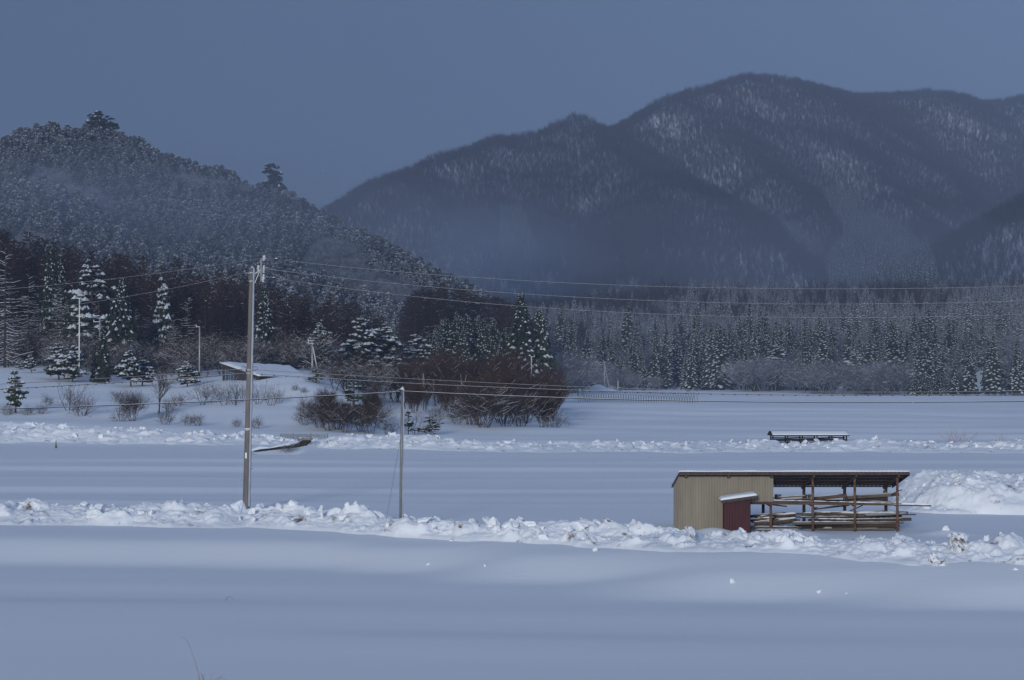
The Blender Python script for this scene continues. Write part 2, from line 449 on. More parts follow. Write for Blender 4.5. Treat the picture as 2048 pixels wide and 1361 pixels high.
MOUNT_R = [
    (rpts([(500, 520, 1700), (640, 440, 1750), (690, 415, 1800), (850, 340, 1900), (930, 298, 1960), (1000, 275, 2000), (1080, 258, 2030), (1150, 240, 2050), (1230, 251, 2150), (1350, 200, 2250), (1430, 165, 2300),
           (1480, 152, 2340), (1530, 158, 2370), (1600, 168, 2400), (1740, 193, 2550), (1800, 184, 2580), (1860, 179, 2600), (1910, 188, 2630), (1960, 210, 2650), (2048, 190, 2650), (2300, 150, 2700), (2700, 190, 2700), (3300, 300, 2700)], 11), 0.72, 26),
    (rpts([(1150, 242, 2050), (1250, 312, 1910), (1350, 352, 1800), (1450, 402, 1700), (1530, 462, 1580), (1600, 540, 1420)], 9), 0.70, 18),
    (rpts([(1380, 195, 2270), (1430, 258, 2150), (1549, 350, 1980), (1640, 424, 1830), (1730, 510, 1650)], 9), 0.70, 18),
    (rpts([(1562, 178, 2390), (1674, 278, 2230), (1766, 358, 2080), (1845, 437, 1930), (1910, 510, 1760)], 9), 0.72, 18),
    (rpts([(2500, 250, 1500), (2200, 320, 1420), (2048, 412, 1340), (1960, 485, 1270), (1870, 560, 1180)], 10), 0.62, 20),
    (rpts([(800, 368, 1870), (864, 385, 1800), (963, 462, 1650), (1020, 540, 1480)], 9), 0.66, 16),
    (rpts([(1340, 352, 1820), (1320, 420, 1700), (1290, 480, 1560), (1270, 560, 1350)], 9), 0.66, 30),
    (rpts([(1150, 242, 2050), (1100, 340, 1900), (1080, 440, 1720), (1090, 540, 1480)], 9), 0.8, 16),
    (rpts([(1000, 275, 2000), (975, 350, 1880), (985, 420, 1760)], 9), 0.85, 14),
    (rpts([(1740, 195, 2550), (1830, 300, 2360), (1930, 400, 2150), (1990, 470, 1980)], 12), 0.8, 20),
    (rpts([(1950, 210, 2650), (2010, 320, 2400), (2060, 420, 2200)], 12), 0.8, 20),
]
def foothill(x, d):
    px = 1024 + F * x / d
    e = np.interp(px, [600, 1150, 2048, 2600], [640, 610, 470, 430])      # where the field meets the slope
    r = np.maximum(d - e, -60)
    z = np.where(r < 0, r * .08, 0) + 13 * sstep(0, 120, r) + 22 * sstep(90, 480, r) + 26 * sstep(450, 1100, r)
    return z + (9 * fbm(x / 80, d / 110, 41, 3) + 20 * noise(x / 110, d / 170, 44)) * sstep(40, 260, r) - .6
def mount_z(x, d):
    h = ridge_height(x, d, MOUNT_R)
    h = h + (14 * fbm(x / 150, d / 150, 51, 4) + 5 * fbm(x / 40, d / 40, 57, 2)) * sstep(60, 200, h)
    f = foothill(x, d)
    k = 12.0; m_ = np.maximum(h, f)
    return np.where(h < -30, f, m_ + k * np.log(np.exp((h - m_) / k) + np.exp((f - m_) / k)) - k * .0) - np.where(h < -30, 0, 0)
mp_ = np.linspace(300, 3100, 300); md = np.exp(np.linspace(math.log(440), math.log(3000), 230))
MP, MD = np.meshgrid(mp_, md)
MX = (MP - 1024) / F * MD
MZ = mount_z(MX, MD)
tag(obj('mountain', grid_mesh('mountain', MX, MD, MZ, M['field'])), 'snow ground of the forested mountain on the right and its foothills', None, None, 'structure')

# ------------------------------------------------------------------ haze
mb = MB(); mb.box((0, 1500, 190), (4600, 3080, 410))
hz = part('haze', mb, [], None)
tag(hz, 'thin blue snow haze filling the valley air', None, None, 'stuff')
hm = bpy.data.materials.new('haze'); hm.use_nodes = True
hm.node_tree.nodes.clear()
ho = hm.node_tree.nodes.new('ShaderNodeOutputMaterial'); hv = hm.node_tree.nodes.new('ShaderNodeVolumePrincipled')
hv.inputs['Color'].default_value = (0.63, 0.70, 0.84, 1)
hv.inputs['Density'].default_value = HAZE_DENSITY
hv.inputs['Anisotropy'].default_value = 0.3
hv.inputs['Density Attribute'].default_value = ''
hm.node_tree.links.new(hv.outputs[0], ho.inputs['Volume'])
hz.data.materials.append(hm)

def mist(label, px, y, d, rx, ry, rz, dens):
    import bmesh
    bm = bmesh.new(); bmesh.ops.create_icosphere(bm, subdivisions=4, radius=1.0)
    me = bpy.data.meshes.new('mist'); bm.to_mesh(me); bm.free()
    o = tag(obj('mist', me), label, None, None, 'stuff'); o.location = P(px, y, d); o.scale = (rx, ry, rz)
    mm = hm.copy(); mm.name = 'mist'; mm.node_tree.nodes['Principled Volume'].inputs['Density'].default_value = dens
    me.materials.append(mm)
for px_, y_, d_, rx_, ry_, rz_, k_ in ((930, 500, 1150, 95, 240, 44, .00035), (945, 500, 1150, 74, 200, 36, .0005), (960, 505, 1100, 54, 160, 29, .0006), (975, 515, 1080, 38, 120, 22, .0008), (950, 480, 1200, 30, 120, 20, .0008), (985, 525, 1060, 24, 90, 14, .0009), (1040, 535, 1060, 60, 140, 20, .0005)):
    mist('thin mist hanging in the valley gap between hill and mountain', px_, y_, d_, rx_, ry_, rz_, k_)
for px_, y_, d_, rx_, ry_, rz_, k_ in ((170, 420, 560, 110, 70, 20, .0012), (110, 405, 570, 70, 60, 13, .0012), (430, 425, 610, 90, 70, 26, .0012), (330, 440, 590, 60, 60, 15, .0010)):
    mist('veil of blowing snow in front of the lower left hill', px_, y_, d_, rx_, ry_, rz_, k_)
for px_, y_, d_, rx_, ry_, rz_, k_ in ((1250, 545, 1200, 150, 260, 48, .0003), (1500, 550, 1200, 200, 280, 46, .0003), (1850, 560, 1100, 190, 240, 40, .0003)):
    mist('low mist at the foot of the mountain', px_, y_, d_, rx_, ry_, rz_, k_)

# ------------------------------------------------------------------ ploughed snow banks
CLODS = []
def clod_mesh(seed, cuts=11, rough=.15):
    import bmesh
    bm = bmesh.new(); bmesh.ops.create_icosphere(bm, subdivisions=3, radius=1.0)
    r_ = random.Random(seed)
    planes = []
    for _ in range(cuts):
        v = Vector((r_.gauss(0, 1), r_.gauss(0, 1), r_.gauss(0, 1))).normalized(); planes.append((v, r_.uniform(.24, .68)))
    co = np.array([v.co[:] for v in bm.verts])
    for n, d in planes:
        n = np.array(n); s = co @ n
        co = co - np.outer(np.maximum(s - d, 0) * .97, n)
    nn = co / np.linalg.norm(co, axis=1, keepdims=True)
    q = fbm(nn[:, 0] * 2.2 + nn[:, 2] * 1.3 + seed, nn[:, 1] * 2.2 - nn[:, 2] * 1.7, seed, 4)
    q = q + .5 * fbm(nn[:, 0] * 7 + seed, nn[:, 1] * 7 + nn[:, 2] * 5, seed + 3, 2)
    co = co * (1 + rough * 1.6 * q[:, None])
    for v, c in zip(bm.verts, co): v.co = c
    me = bpy.data.meshes.new('snow_lump'); bm.to_mesh(me); bm.free()
    me.update()
    return me
CLODS = [clod_mesh(100 + i) for i in range(14)]
for i, me in enumerate(CLODS): me.materials.append(M['lump'])
DIRTY = [clod_mesh(140 + i, 5, .22) for i in range(4)]
for me in DIRTY: me.materials.append(M['dirty'])

def lump_at(parent, x, y, z, s, dirty=False, name='snow_lump'):
    o = obj(name, rnd.choice(DIRTY if dirty else CLODS), parent)
    o.location = (x, y, z)
    o.rotation_euler = (rnd.uniform(-1, 1), rnd.uniform(-1, 1), rnd.uniform(0, 6.28))
    o.scale = (s * rnd.uniform(.9, 1.7), s * rnd.uniform(.8, 1.3), s * rnd.uniform(.6, 1.15))
    return o

def bank(name, label, crest, width_f, width_b, height, px0, px1, step, amp, seed, mat_, cell=1.0):
    """heap of ploughed snow along a crest line given as (px, distance)"""
    c = np.array(crest, float); h = np.array(height, float)
    dm = np.interp((px0 + px1) / 2, c[:, 0], c[:, 1])
    n = int((px1 - px0) / F * dm / step)
    px = np.linspace(px0, px1, n)
    v = np.concatenate([np.linspace(-1, -.75, 6), np.linspace(-.75, 1, int((width_f + width_b) / step))[1:]])
    PXb, V = np.meshgrid(px, v)
    Dc = np.interp(PXb, c[:, 0], c[:, 1])
    Xc = (PXb - 1024) / F * Dc
    wob = .9 * noise(Xc / 4.1, Xc * 0, seed) + .35 * noise(Xc / 1.1, Xc * 0, seed + 1)
    D = Dc + np.where(V < 0, V * (width_f * (1 + .5 * wob)), V * width_b)
    X = (PXb - 1024) / F * D
    H = np.interp(PXb, h[:, 0], h[:, 1])
    prof = np.clip(1 - np.abs(V), 0, 1); prof = np.where(V < 0, sstep(0, 1, prof) ** .85, prof)
    big = .55 + .9 * (noise(X / 2.6, D / 2.2, seed + 2) + .5)
    L1 = lumps(X, D, 1.2 * cell, seed + 10, .32); L2 = lumps(X + 3, D, .48 * cell, seed + 20, .65); L3 = lumps(X, D + 7, .24 * cell, seed + 30, .7); L4 = lumps(X + 5, D + 7, .13 * cell, seed + 50, .7)
    rough = sstep(.06, .34, prof + .55 * fbm(X / 1.6, D / 1.2, seed + 60, 3))     # smooth drifted apron, broken crest
    body = H * prof * big * .9 + (L1 * .75 + L2 * .55 + L3 * .6 + L4 * .6) * amp * rough * np.clip(prof * 3, 0, 1) + .035 * fbm(X * 2, D * 2, seed + 40, 3)
    Z = ground_z(X, D) + body - .16 * (1 - np.clip(prof * 5, 0, 1))
    o = tag(obj(name, grid_mesh(name, X, D, Z, mat_)), label, None, None, 'structure')
    return o, (X, D, Z, prof)

def scatter(parent, geo, count, smin, smax, dirty, lo=.12, view=(-60, 2110)):
    X, D, Z, prof = geo
    pxv = 1024 + F * X / D
    idx = np.argwhere((prof > lo) & (pxv > view[0]) & (pxv < view[1]))
    pick = idx[rng.choice(len(idx), count, replace=False)]
    for i, j in pick:
        s = smin + (smax - smin) * rnd.random() ** 2.2
        if 1340 < pxv[i, j] < 1560 and D[i, j] < 90: s = min(s, .13)          # the shed stands clear of big lumps
        lump_at(parent, X[i, j], D[i, j], Z[i, j] + s * rnd.uniform(-.1, .35), s, rnd.random() < dirty)

B1C = [(-900, 100), (0, 94), (490, 91.5), (800, 86), (1100, 82), (1400, 78.5), (1700, 75.5), (2048, 73), (2900, 68)]
b1, g1 = bank('snow_bank', 'long lumpy ridge of ploughed snow crossing the whole photo in front of the poles and shed', B1C, 3.9, 1.5,
              [(-900, .6), (0, .45), (200, .65), (500, .55), (800, .6), (1000, .62), (1250, .66), (1350, .42), (1500, .32), (1700, .36), (2048, .4), (2900, .5)], -350, 2450, .06, .54, 300, M['berm'])
scatter(b1, g1, 285, .07, .34, .06, .3)
for px, d, s in ((205, 92.3, .55), (190, 91.0, .6), (855, 84.5, .42), (985, 83, .4), (1170, 81, .55), (1232, 80.2, .55), (1105, 82, .4), (1140, 81.5, .38), (60, 93.3, .45), (20, 93.4, .35), (470, 90.7, .5), (450, 91.2, .4), (570, 89.5, .42), (625, 88.7, .5), (690, 87, .42), (740, 86.5, .38), (1015, 82.4, .4), (1065, 82, .35)):
    lump_at(b1, PX(px, d), d, gz(PX(px, d), d) + .40 + s * .25, s)
for px, y, d, s in ((1383, 1068, 76.0, .36), (1908, 1083, 73.0, .42), (1912, 1104, 72.5, .36), (1590, 1083, 75.5, .3), (1865, 1122, 71.0, .32), (1730, 1086, 74.0, .3), (1880, 1128, 70.6, .3)):
    p = P(px, y, d)
    o = lump_at(b1, p.x, p.y, p.z, s, True)
    o['label'] = 'brown earth-stained snow lump'
B2C = [(-900, 192), (0, 187), (300, 182), (500, 178), (640, 174), (800, 170), (1000, 167), (1300, 166), (1700, 166), (2048, 166), (2900, 166)]
b2, g2 = bank('snow_bank', 'farther lumpy ridge of ploughed snow along the road below the thicket', B2C, 7.2, 2.5,
              [(-900, .7), (0, .65), (300, .55), (480, .4), (560, .0), (640, .0), (670, .75), (760, 1.0), (850, .85), (950, .7), (1050, .5), (1300, .5), (1480, .55), (1545, .48), (1700, .48), (1760, .62), (1900, .45), (2048, .65), (2900, .6)], -250, 2350, .12, .5, 400, M['berm'], .75)
scatter(b2, g2, 290, .12, .34, .08, .4)
# heap beside the shed
hx = np.linspace(20.2, 33, 170); hy = np.linspace(91, 106, 150)
HXm, HYm = np.meshgrid(hx, hy)
prof = np.clip(1 - ((HXm - 28.2) / 7.6) ** 2 - ((HYm - 98.5) / 6.2) ** 2, 0, 1)
prof = np.clip(prof + .30 * fbm(HXm / 2.5, HYm / 2.5, 66, 3) * np.clip(prof * 4, 0, 1), 0, 1)
prof2 = np.clip(1 - ((HXm - 23.5) / 3.4) ** 2 - ((HYm - 97.0) / 4) ** 2, 0, 1)
body = 1.85 * prof ** .8 * (.9 + .4 * noise(HXm / 2.2, HYm / 2.2, 71)) + .55 * prof2 + (lumps(HXm, HYm, .8, 81, .35) * .2 + lumps(HXm, HYm, .34, 91, .6) * .45 + lumps(HXm, HYm, .2, 95, .6) * .5) * np.clip((prof + prof2) * 2, 0, 1)
HZ = ground_z(HXm, HYm) + body - .2 * (1 - np.clip((prof + prof2) * 6, 0, 1))
heap = tag(obj('snow_heap', grid_mesh('snow_heap', HXm, HYm, HZ, M['berm'])), 'tall heap of dumped snow with brown patches right of the timber shed', None, None, 'structure')
scatter(heap, (HXm, HYm, HZ, np.maximum(prof, prof2)), 130, .05, .20, .08, .05, (1800, 2120))
for px, y, d, s in ((1972, 1003, 95.6, .42), (1990, 1018, 95.0, .36), (1940, 1017, 95.4, .30), (1918, 1024, 94.8, .25), (1969, 955, 98.0, .28)):
    p = P(px, y, d); o = lump_at(heap, p.x, p.y, p.z, s, True); o['label'] = 'brown earth-stained lump'
# lumps that rolled out onto the smooth field
fld = bpy.data.objects['snow_field']
for px, y, d, s in ((1465, 1170, 69.5, .17), (1635, 1178, 68.2, .13), (1690, 1182, 67.8, .08), (855, 1127, 77.5, .10), (970, 1152, 75.5, .08), (905, 1075, 82.0, .2),
                    (1190, 1106, 77.0, .12), (1890, 1052, 82.5, .22), (2030, 1136, 69.4, .14)):
    x = PX(px, d); lump_at(fld, x, d, gz(x, d) + s * .12, s)

# ------------------------------------------------------------------ tree prototypes (built once, mesh data shared by every copy)
Z3 = Vector((0, 0, 1))
def hdir(a): return Vector((math.cos(a), math.sin(a), 0))
MATS_CON = [M['needle'], M['tsnow'], M['bark']]

def cedar_mesh(seed, h, r, n, snow=.8, low=.10, droop=.45, blob=1.0, mats=None, trunk=True, power=.8):
    rnd.seed(seed); b = MB()
    k = len(b.v); seg = 7                                                     # dark inner mass
    for t in (low, .35, .65, .9):
        for j in range(seg):
            a = 2 * math.pi * j / seg; q = r * .55 * (1 - t) ** power * rnd.uniform(.7, 1.1) + .05
            b.v.append((math.cos(a) * q, math.sin(a) * q, h * t))
    for i in range(3):
        for j in range(seg):
            b.f.append((k + i * seg + j, k + i * seg + (j + 1) % seg, k + (i + 1) * seg + (j + 1) % seg, k + (i + 1) * seg + j)); b.m.append(0)
    for i in range(n):
        t = ((i + rnd.random()) / n) ** .93
        z = h * (low + (1 - low) * t) * rnd.uniform(.985, 1.0)
        L = (r * (1 - t) ** power * rnd.uniform(.62, 1.12) + .22)
        a = i * 2.39996 + rnd.uniform(-.5, .5); d = hdir(a); s = Vector((-d.y, d.x, 0))
        dr = droop * rnd.uniform(.6, 1.3) * (1 - .7 * t)
        p0 = d * (L * .12) + Z3 * (z + L * .12); p1 = d * (L * .58) + Z3 * (z - L * dr * .35); p2 = d * L + Z3 * (z - L * dr)
        w = (.26 * L + .14) * rnd.uniform(.8, 1.25)
        lo_ = [p0 - s * w * .5 - Z3 * w * .5, p1 - s * w - Z3 * w * .8, p2 - s * w * .35 - Z3 * w * .5]
        hi_ = [p0 + s * w * .5 - Z3 * w * .5, p1 + s * w - Z3 * w * .8, p2 + s * w * .35 - Z3 * w * .5]
        b.quadstrip(lo_, [p0, p1, p2], 0); b.quadstrip([p0, p1, p2], hi_, 0)
        for _ in range(2):                                                     # hanging sprays break the edge
            f = rnd.uniform(.4, 1); c = p0.lerp(p2, f) + s * rnd.uniform(-w, w)
            b.strip(c, c + d * w * .5 - Z3 * w * rnd.uniform(.7, 1.4), w * .7, 0)
        if rnd.random() < snow:
            c = p0.lerp(p2, rnd.uniform(.62, .85)); c = c * .4 + p1.lerp(p2, .45) * .6
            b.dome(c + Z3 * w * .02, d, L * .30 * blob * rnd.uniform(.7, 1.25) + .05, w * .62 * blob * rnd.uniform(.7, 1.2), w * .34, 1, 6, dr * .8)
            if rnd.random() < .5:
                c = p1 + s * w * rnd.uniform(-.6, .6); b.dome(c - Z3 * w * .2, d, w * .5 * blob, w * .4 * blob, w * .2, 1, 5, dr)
    if trunk: b.tube([(0, 0, -.8), (0, 0, h * .5), (0, 0, h * .97)], [h * .014 + .04, h * .009 + .02, .02], 6, 2)
    return b.mesh('crown', mats or MATS_CON)

def pine_mesh(seed, h, r, layers, low=.35, snow=.9, mats=None, pads=7, flat=.22, trunk=True):
    rnd.seed(seed); b = MB()
    lean = hdir(rnd.uniform(0, 6.28)) * h * .03
    for k in range(layers):
        t = (k + rnd.uniform(.2, .8)) / layers
        z = h * (low + (1 - low) * t)
        Lk = r * (math.sin(math.pi * (.25 + .72 * t)) ** .9) * rnd.uniform(.75, 1.1)
        for q in range(rnd.randint(3, 5)):
            a = rnd.uniform(0, 6.28); d = hdir(a); s = Vector((-d.y, d.x, 0)); L = Lk * rnd.uniform(.65, 1.1)
            p0 = lean * t + Z3 * (z - L * .12); p1 = lean * t + d * L + Z3 * (z + L * rnd.uniform(-.42, .16))
            b.tube([p0, p0.lerp(p1, .6) + Z3 * L * .04, p1], [.05 + L * .012, .04, .02], 3, 2, False)
            for m_ in range(pads):
                f = rnd.uniform(.35, 1.05); sp = L * .30 * (1.1 - .4 * abs(f - .7))
                c = p0.lerp(p1, f) + s * rnd.uniform(-sp, sp) + Z3 * rnd.uniform(-.02, .1) * L
                e = L * rnd.uniform(.13, .22) + .1
                b.dome(c, d, e * 1.25, e, e * flat * 1.8, 0, 6)
                for _ in range(4):
                    v = Vector((rnd.gauss(0, 1), rnd.gauss(0, 1), rnd.uniform(-.7, .3))).normalized() * e * 1.25
                    b.strip(c, c + v, e * .5, 0)
                if rnd.random() < snow:
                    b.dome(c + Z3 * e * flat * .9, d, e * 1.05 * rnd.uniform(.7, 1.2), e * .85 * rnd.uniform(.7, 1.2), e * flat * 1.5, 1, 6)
    if trunk: b.tube([(0, 0, -.8), lean * .3 + Z3 * h * .5, lean + Z3 * h * .96], [h * .016 + .05, h * .011 + .03, .03], 6, 2)
    return b.mesh('crown', mats or MATS_CON)

def larch_mesh(seed, h, r, n, snow=.5, twigs=9, low=.06, mats=None):
    rnd.seed(seed); b = MB()
    b.tube([(0, 0, -.8), (0, 0, h * .5), (0, 0, h)], [h * .011 + .03, h * .007 + .02, .015], 5, 2)
    for i in range(n):
        t = (i + rnd.random()) / n; z = h * (low + (.985 - low) * t)
        L = r * ((1 - t) ** .5) * rnd.uniform(.6, 1.15) + .3
        a = i * 2.39996 + rnd.uniform(-.6, .6); d = hdir(a)
        dip = (-.16 if t < .45 else (-.02 if t < .75 else .22)) * rnd.uniform(.3, 1.5)
        p0 = Z3 * z; p1 = d * L * .55 + Z3 * (z + L * dip); p2 = d * L + Z3 * (z + L * (dip * 1.1 + rnd.uniform(.0, .14)))
        b.strip(p0, p1, .055, 0, Z3 if i % 2 else None); b.strip(p1, p2, .042, 0, d.cross(Z3))
        if rnd.random() < snow * (1.2 - t * .8):
            b.strip(p0 + Z3 * .03, p1 + Z3 * .03, .10, 1, d.cross(Z3)); b.strip(p1 + Z3 * .03, p2 + Z3 * .03, .08, 1, d.cross(Z3))
        for q in range(twigs):
            f = rnd.uniform(.2, 1); c = (p0.lerp(p1, f / .55) if f < .55 else p1.lerp(p2, (f - .55) / .45))
            v = (d * rnd.uniform(.2, 1) + Vector((rnd.gauss(0, .7), rnd.gauss(0, .7), rnd.uniform(-.5, .55)))).normalized() * rnd.uniform(.3, .5) * (L * .4 + .25)
            b.strip(c, c + v, .052, 0)
            if rnd.random() < .6: b.strip(c + v * .5, c + v * .5 + Vector((v.y, -v.x, abs(v.z) * .6 + .1)) * .6, .042, 0)
    return b.mesh('crown', mats or [M['larch'], M['tsnow'], M['bark']])

def bare_mesh(seed, h, stems=1, spread=.55, levels=4, kids=4, snow=.25, thin=1.0, mats=None, up=.35, base_r=None, first=.34, twist=1.0):
    rnd.seed(seed); b = MB()
    def rotdir(d, ang):
        ax = Vector((rnd.gauss(0, 1), rnd.gauss(0, 1), rnd.gauss(0, 1))); ax = d.cross(ax).normalized()
        return (d * math.cos(ang) + ax * math.sin(ang)).normalized()
    def grow(p, d, L, r, lv):
        m_ = p + d * L * .5 + Vector((rnd.gauss(0, 1), rnd.gauss(0, 1), rnd.gauss(0, .5))) * L * .05 * twist
        e = p + d * L + Z3 * L * .04
        if lv >= levels - 1 or r < .012:
            b.strip(p, m_, r * 2.4, 0); b.strip(m_, e, r * 1.7, 0)
        else:
            b.tube([p, m_, e], [r, r * .85, r * .62], 5 if lv == 0 else 3, 2 if lv < 2 else 0, False)
        if abs(d.z) < .8 and rnd.random() < snow:
            o_ = Z3 * (r * .9 + .006); n_ = d.cross(Z3)
            b.strip(p + o_, m_ + o_, r * 2.0 + .016, 1, n_); b.strip(m_ + o_, e + o_, r * 1.6 + .014, 1, n_)
        if lv >= levels: return
        nk = kids if lv else kids + 1
        for k in range(nk):
            f = 1 if k == 0 else rnd.uniform(.35 if lv else .5, 1)
            c = p.lerp(m_, f * 2) if f < .5 else m_.lerp(e, f * 2 - 1)
            nd = rotdir(d, (rnd.uniform(.1, .35) if k == 0 else rnd.uniform(.45, .95)) * (spread / .55))
            nd = (nd + Z3 * up * rnd.uniform(.3, 1)).normalized()
            grow(c, nd, L * rnd.uniform(.58, .82), max(r * rnd.uniform(.45, .62), .008 * thin), lv + 1)
    for s_ in range(stems):
        a = 2 * math.pi * (s_ + rnd.random() * .7) / stems
        tilt = 0.06 if stems == 1 else rnd.uniform(.12, .62) * spread / .55
        d = (Z3 + hdir(a) * tilt).normalized()
        q = hdir(a) * (0 if stems == 1 else rnd.uniform(.02, .07) * h)
        grow(q - Z3 * .5, d, h * first * rnd.uniform(.85, 1.15) + .5, (base_r or h * .018) * (1 if stems == 1 else .7), 0)
    return b.mesh('crown', mats or [M['twig'], M['tsnow'], M['bark']])

def hilltree_mesh(seed, h, r, n, snow, foliage):
    """far snow-plastered pine with a broken crown"""
    rnd.seed(seed); b = MB()
    for i in range(n):
        t = rnd.random() ** .8; z = h * (.28 + .72 * t)
        rr = r * math.sin(math.pi * (.30 + .66 * t)) * rnd.uniform(.35, 1.0)
        d = hdir(rnd.uniform(0, 6.28)); c = d * rr + Z3 * z; e = rnd.uniform(.45, .85)
        b.dome(c, d, e * 1.3, e, e * .6, 0, 5, .25)
        b.strip(c, c + d * e * 1.5 - Z3 * e * rnd.uniform(.2, 1.2), e, 0)
        if rnd.random() < snow: b.dome(c + Z3 * e * .3, d, e * rnd.uniform(.5, 1.05), e * rnd.uniform(.4, .8), e * .45, 1, 5, .25)
    b.tube([(0, 0, -1), (0, 0, h * .9)], [.16, .05], 3, 2, False)
    return b.mesh('crown', [foliage, M['rime'], M['bark']])

def mtree_mesh(seed, h, n, mat_):
    """leafless far tree: one dark stem and a brush of rising limbs"""
    rnd.seed(seed); b = MB()
    b.tube([(0, 0, -1.5), (rnd.gauss(0, .2), rnd.gauss(0, .2), h * .62)], [.17, .09], 3, 0, False)
    for i in range(n):
        z = h * rnd.uniform(.32, .66); a = rnd.uniform(0, 6.28); d = hdir(a)
        L = h * rnd.uniform(.22, .42)
        p = Z3 * z; m_ = p + (d * .60 + Z3 * .9) * L * .6; e = m_ + (d * .34 + Z3 * 1.0 + Vector((rnd.gauss(0, .3), rnd.gauss(0, .3), 0))) * L * .5
        b.strip(p, m_, .15, 0); b.strip(m_, e, .12, 0)
        for q in range(3):
            c = m_.lerp(e, rnd.random()); b.strip(c, c + Vector((rnd.gauss(0, .35), rnd.gauss(0, .35), rnd.uniform(.4, 1.2))) * L * .4, .09, 0)
    return b.mesh('crown', [mat_])

GREEN = [M['needle_green'], M['tsnow'], M['bark']]
PROTO = {
    'cedar_far': [cedar_mesh(200 + i, 20, rnd.uniform(2.5, 3.1), 190, .82) for i in range(6)],
    'cedar_near': [cedar_mesh(220 + i, 16, 3.0, 380, .62, .06, .5, .62) for i in range(4)],
    'cedar_wide': [cedar_mesh(230 + i, 15, 4.2, 420, .7, .08, .55, .62) for i in range(2)],
    'cedar_slim': [cedar_mesh(240 + i, 9, 1.35, 170, .55, .02, .5, .8) for i in range(2)],
    'sapling': [pine_mesh(250, 4.2, .95, 13, .12, .25, GREEN, 5, .4)],
    'spruce_layer': [pine_mesh(260, 4.2, 1.9, 7, .08, .75, None, 5), pine_mesh(261, 3, 1.3, 5, .1, .6, None, 5)],
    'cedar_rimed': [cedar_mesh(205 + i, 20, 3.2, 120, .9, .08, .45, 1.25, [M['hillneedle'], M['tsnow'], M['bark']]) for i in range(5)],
    'cedar_coarse': [cedar_mesh(245 + i, 20, 3.6, 34, .9, .08, .45, 2.3) for i in range(4)],
    'pine': [pine_mesh(270 + i, 15, 3.8, 17, .22, .8, None, 8, .34) for i in range(4)],
    'pine_small': [pine_mesh(280 + i, 5.5, 1.9, 13, .16, .7, None, 7, .4) for i in range(3)],
    'pine_green': [pine_mesh(290, 5.5, 1.8, 8, .2, .3, GREEN, 8)],
    'larch': [larch_mesh(300 + i, 20, 3.3, 200, .12, 26) for i in range(5)],
    'larch_snowy': [larch_mesh(310 + i, 20, 4.2, 120, .95, 10) for i in range(3)],
    'bare': [bare_mesh(320 + i, 9, 1, .6, 4, 5, .25) for i in range(4)],
    'bare_snowy': [bare_mesh(330 + i, 10, 2, .65, 4, 5, .22, 1.4) for i in range(3)],
    'orchard': [bare_mesh(340 + i, 4.6, 4, .75, 4, 3, .25, 1.3, None, .2) for i in range(4)],
    'thicket': [bare_mesh(350 + i, 6.0, 12, .55, 3, 6, .10, 1.2, [M['twig'], M['tsnow'], M['bark']], .35, .05) for i in range(4)],
    'willow': [bare_mesh(360 + i, 7.0, 14, .36, 3, 7, .05, 1.2, [M['redtwig'], M['tsnow'], M['bark']], .5, .05) for i in range(4)],
    'brownwood': [bare_mesh(370 + i, 9, 3, .36, 4, 5, .07, 1.5, [M['redtwig'], M['tsnow'], M['bark']], .5) for i in range(3)],
    'smallshrub': [bare_mesh(380 + i, 2.4, 11, .75, 2, 5, .12, 1.3, None, .35, .03) for i in range(4)],
    'frosty': [bare_mesh(390 + i, 9, 3, .6, 4, 5, .15, 1.9, [M['frost'], M['tsnow'], M['frost']], .3) for i in range(4)],
    'birch': [bare_mesh(400 + i, 10, 1, .4, 4, 3, .2, 1.2, [M['twig'], M['tsnow'], M['birch']], .6, .15, .6) for i in range(2)],
    'redshrub': [bare_mesh(410, 1.3, 12, .6, 1, 2, 0, .8, [M['reed'], M['reed'], M['reed']], .4, .012)],
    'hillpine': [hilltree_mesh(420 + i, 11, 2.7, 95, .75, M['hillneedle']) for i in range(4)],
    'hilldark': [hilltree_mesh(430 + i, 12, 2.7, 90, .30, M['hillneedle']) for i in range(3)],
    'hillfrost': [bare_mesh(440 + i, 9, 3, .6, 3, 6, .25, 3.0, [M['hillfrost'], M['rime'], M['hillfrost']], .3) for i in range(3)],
    'mtree': [mtree_mesh(450 + i, 15, 34, M['mtwig']) for i in range(6)],
    'ridgepine': [pine_mesh(460 + i, 16, 5.4, 9, .45, .12, None, 8, .42) for i in range(2)],
}
HGT = {'cedar_far': 20, 'cedar_near': 16, 'cedar_wide': 15, 'cedar_slim': 9, 'cedar_coarse': 20, 'cedar_rimed': 20, 'sapling': 4.2, 'spruce_layer': 4.2, 'pine': 15, 'pine_small': 5.5, 'pine_green': 5.5,
       'larch': 20, 'larch_snowy': 20, 'bare': 9, 'bare_snowy': 10, 'orchard': 4.6, 'thicket': 6, 'willow': 7, 'brownwood': 9, 'smallshrub': 2.4, 'frosty': 9, 'birch': 10,
       'redshrub': 1.3, 'hillpine': 11, 'ridgepine': 16, 'hilldark': 12}
for k, L in PROTO.items():                                # true heights of the grown shapes
    HGT[k] = float(np.mean([max(v.co.z for v in me.vertices) for me in L]))

def surf_z(x, d):
    z = gz(x, min(d, 790))
    if x < PX(1400, d) and d > 335: z = max(z, float(hill_z(np.array([x]), np.array([d]))[0]))
    if x > PX(320, d) and d > 445: z = max(z, float(mount_z(np.array([x]), np.array([d]))[0]))
    return z
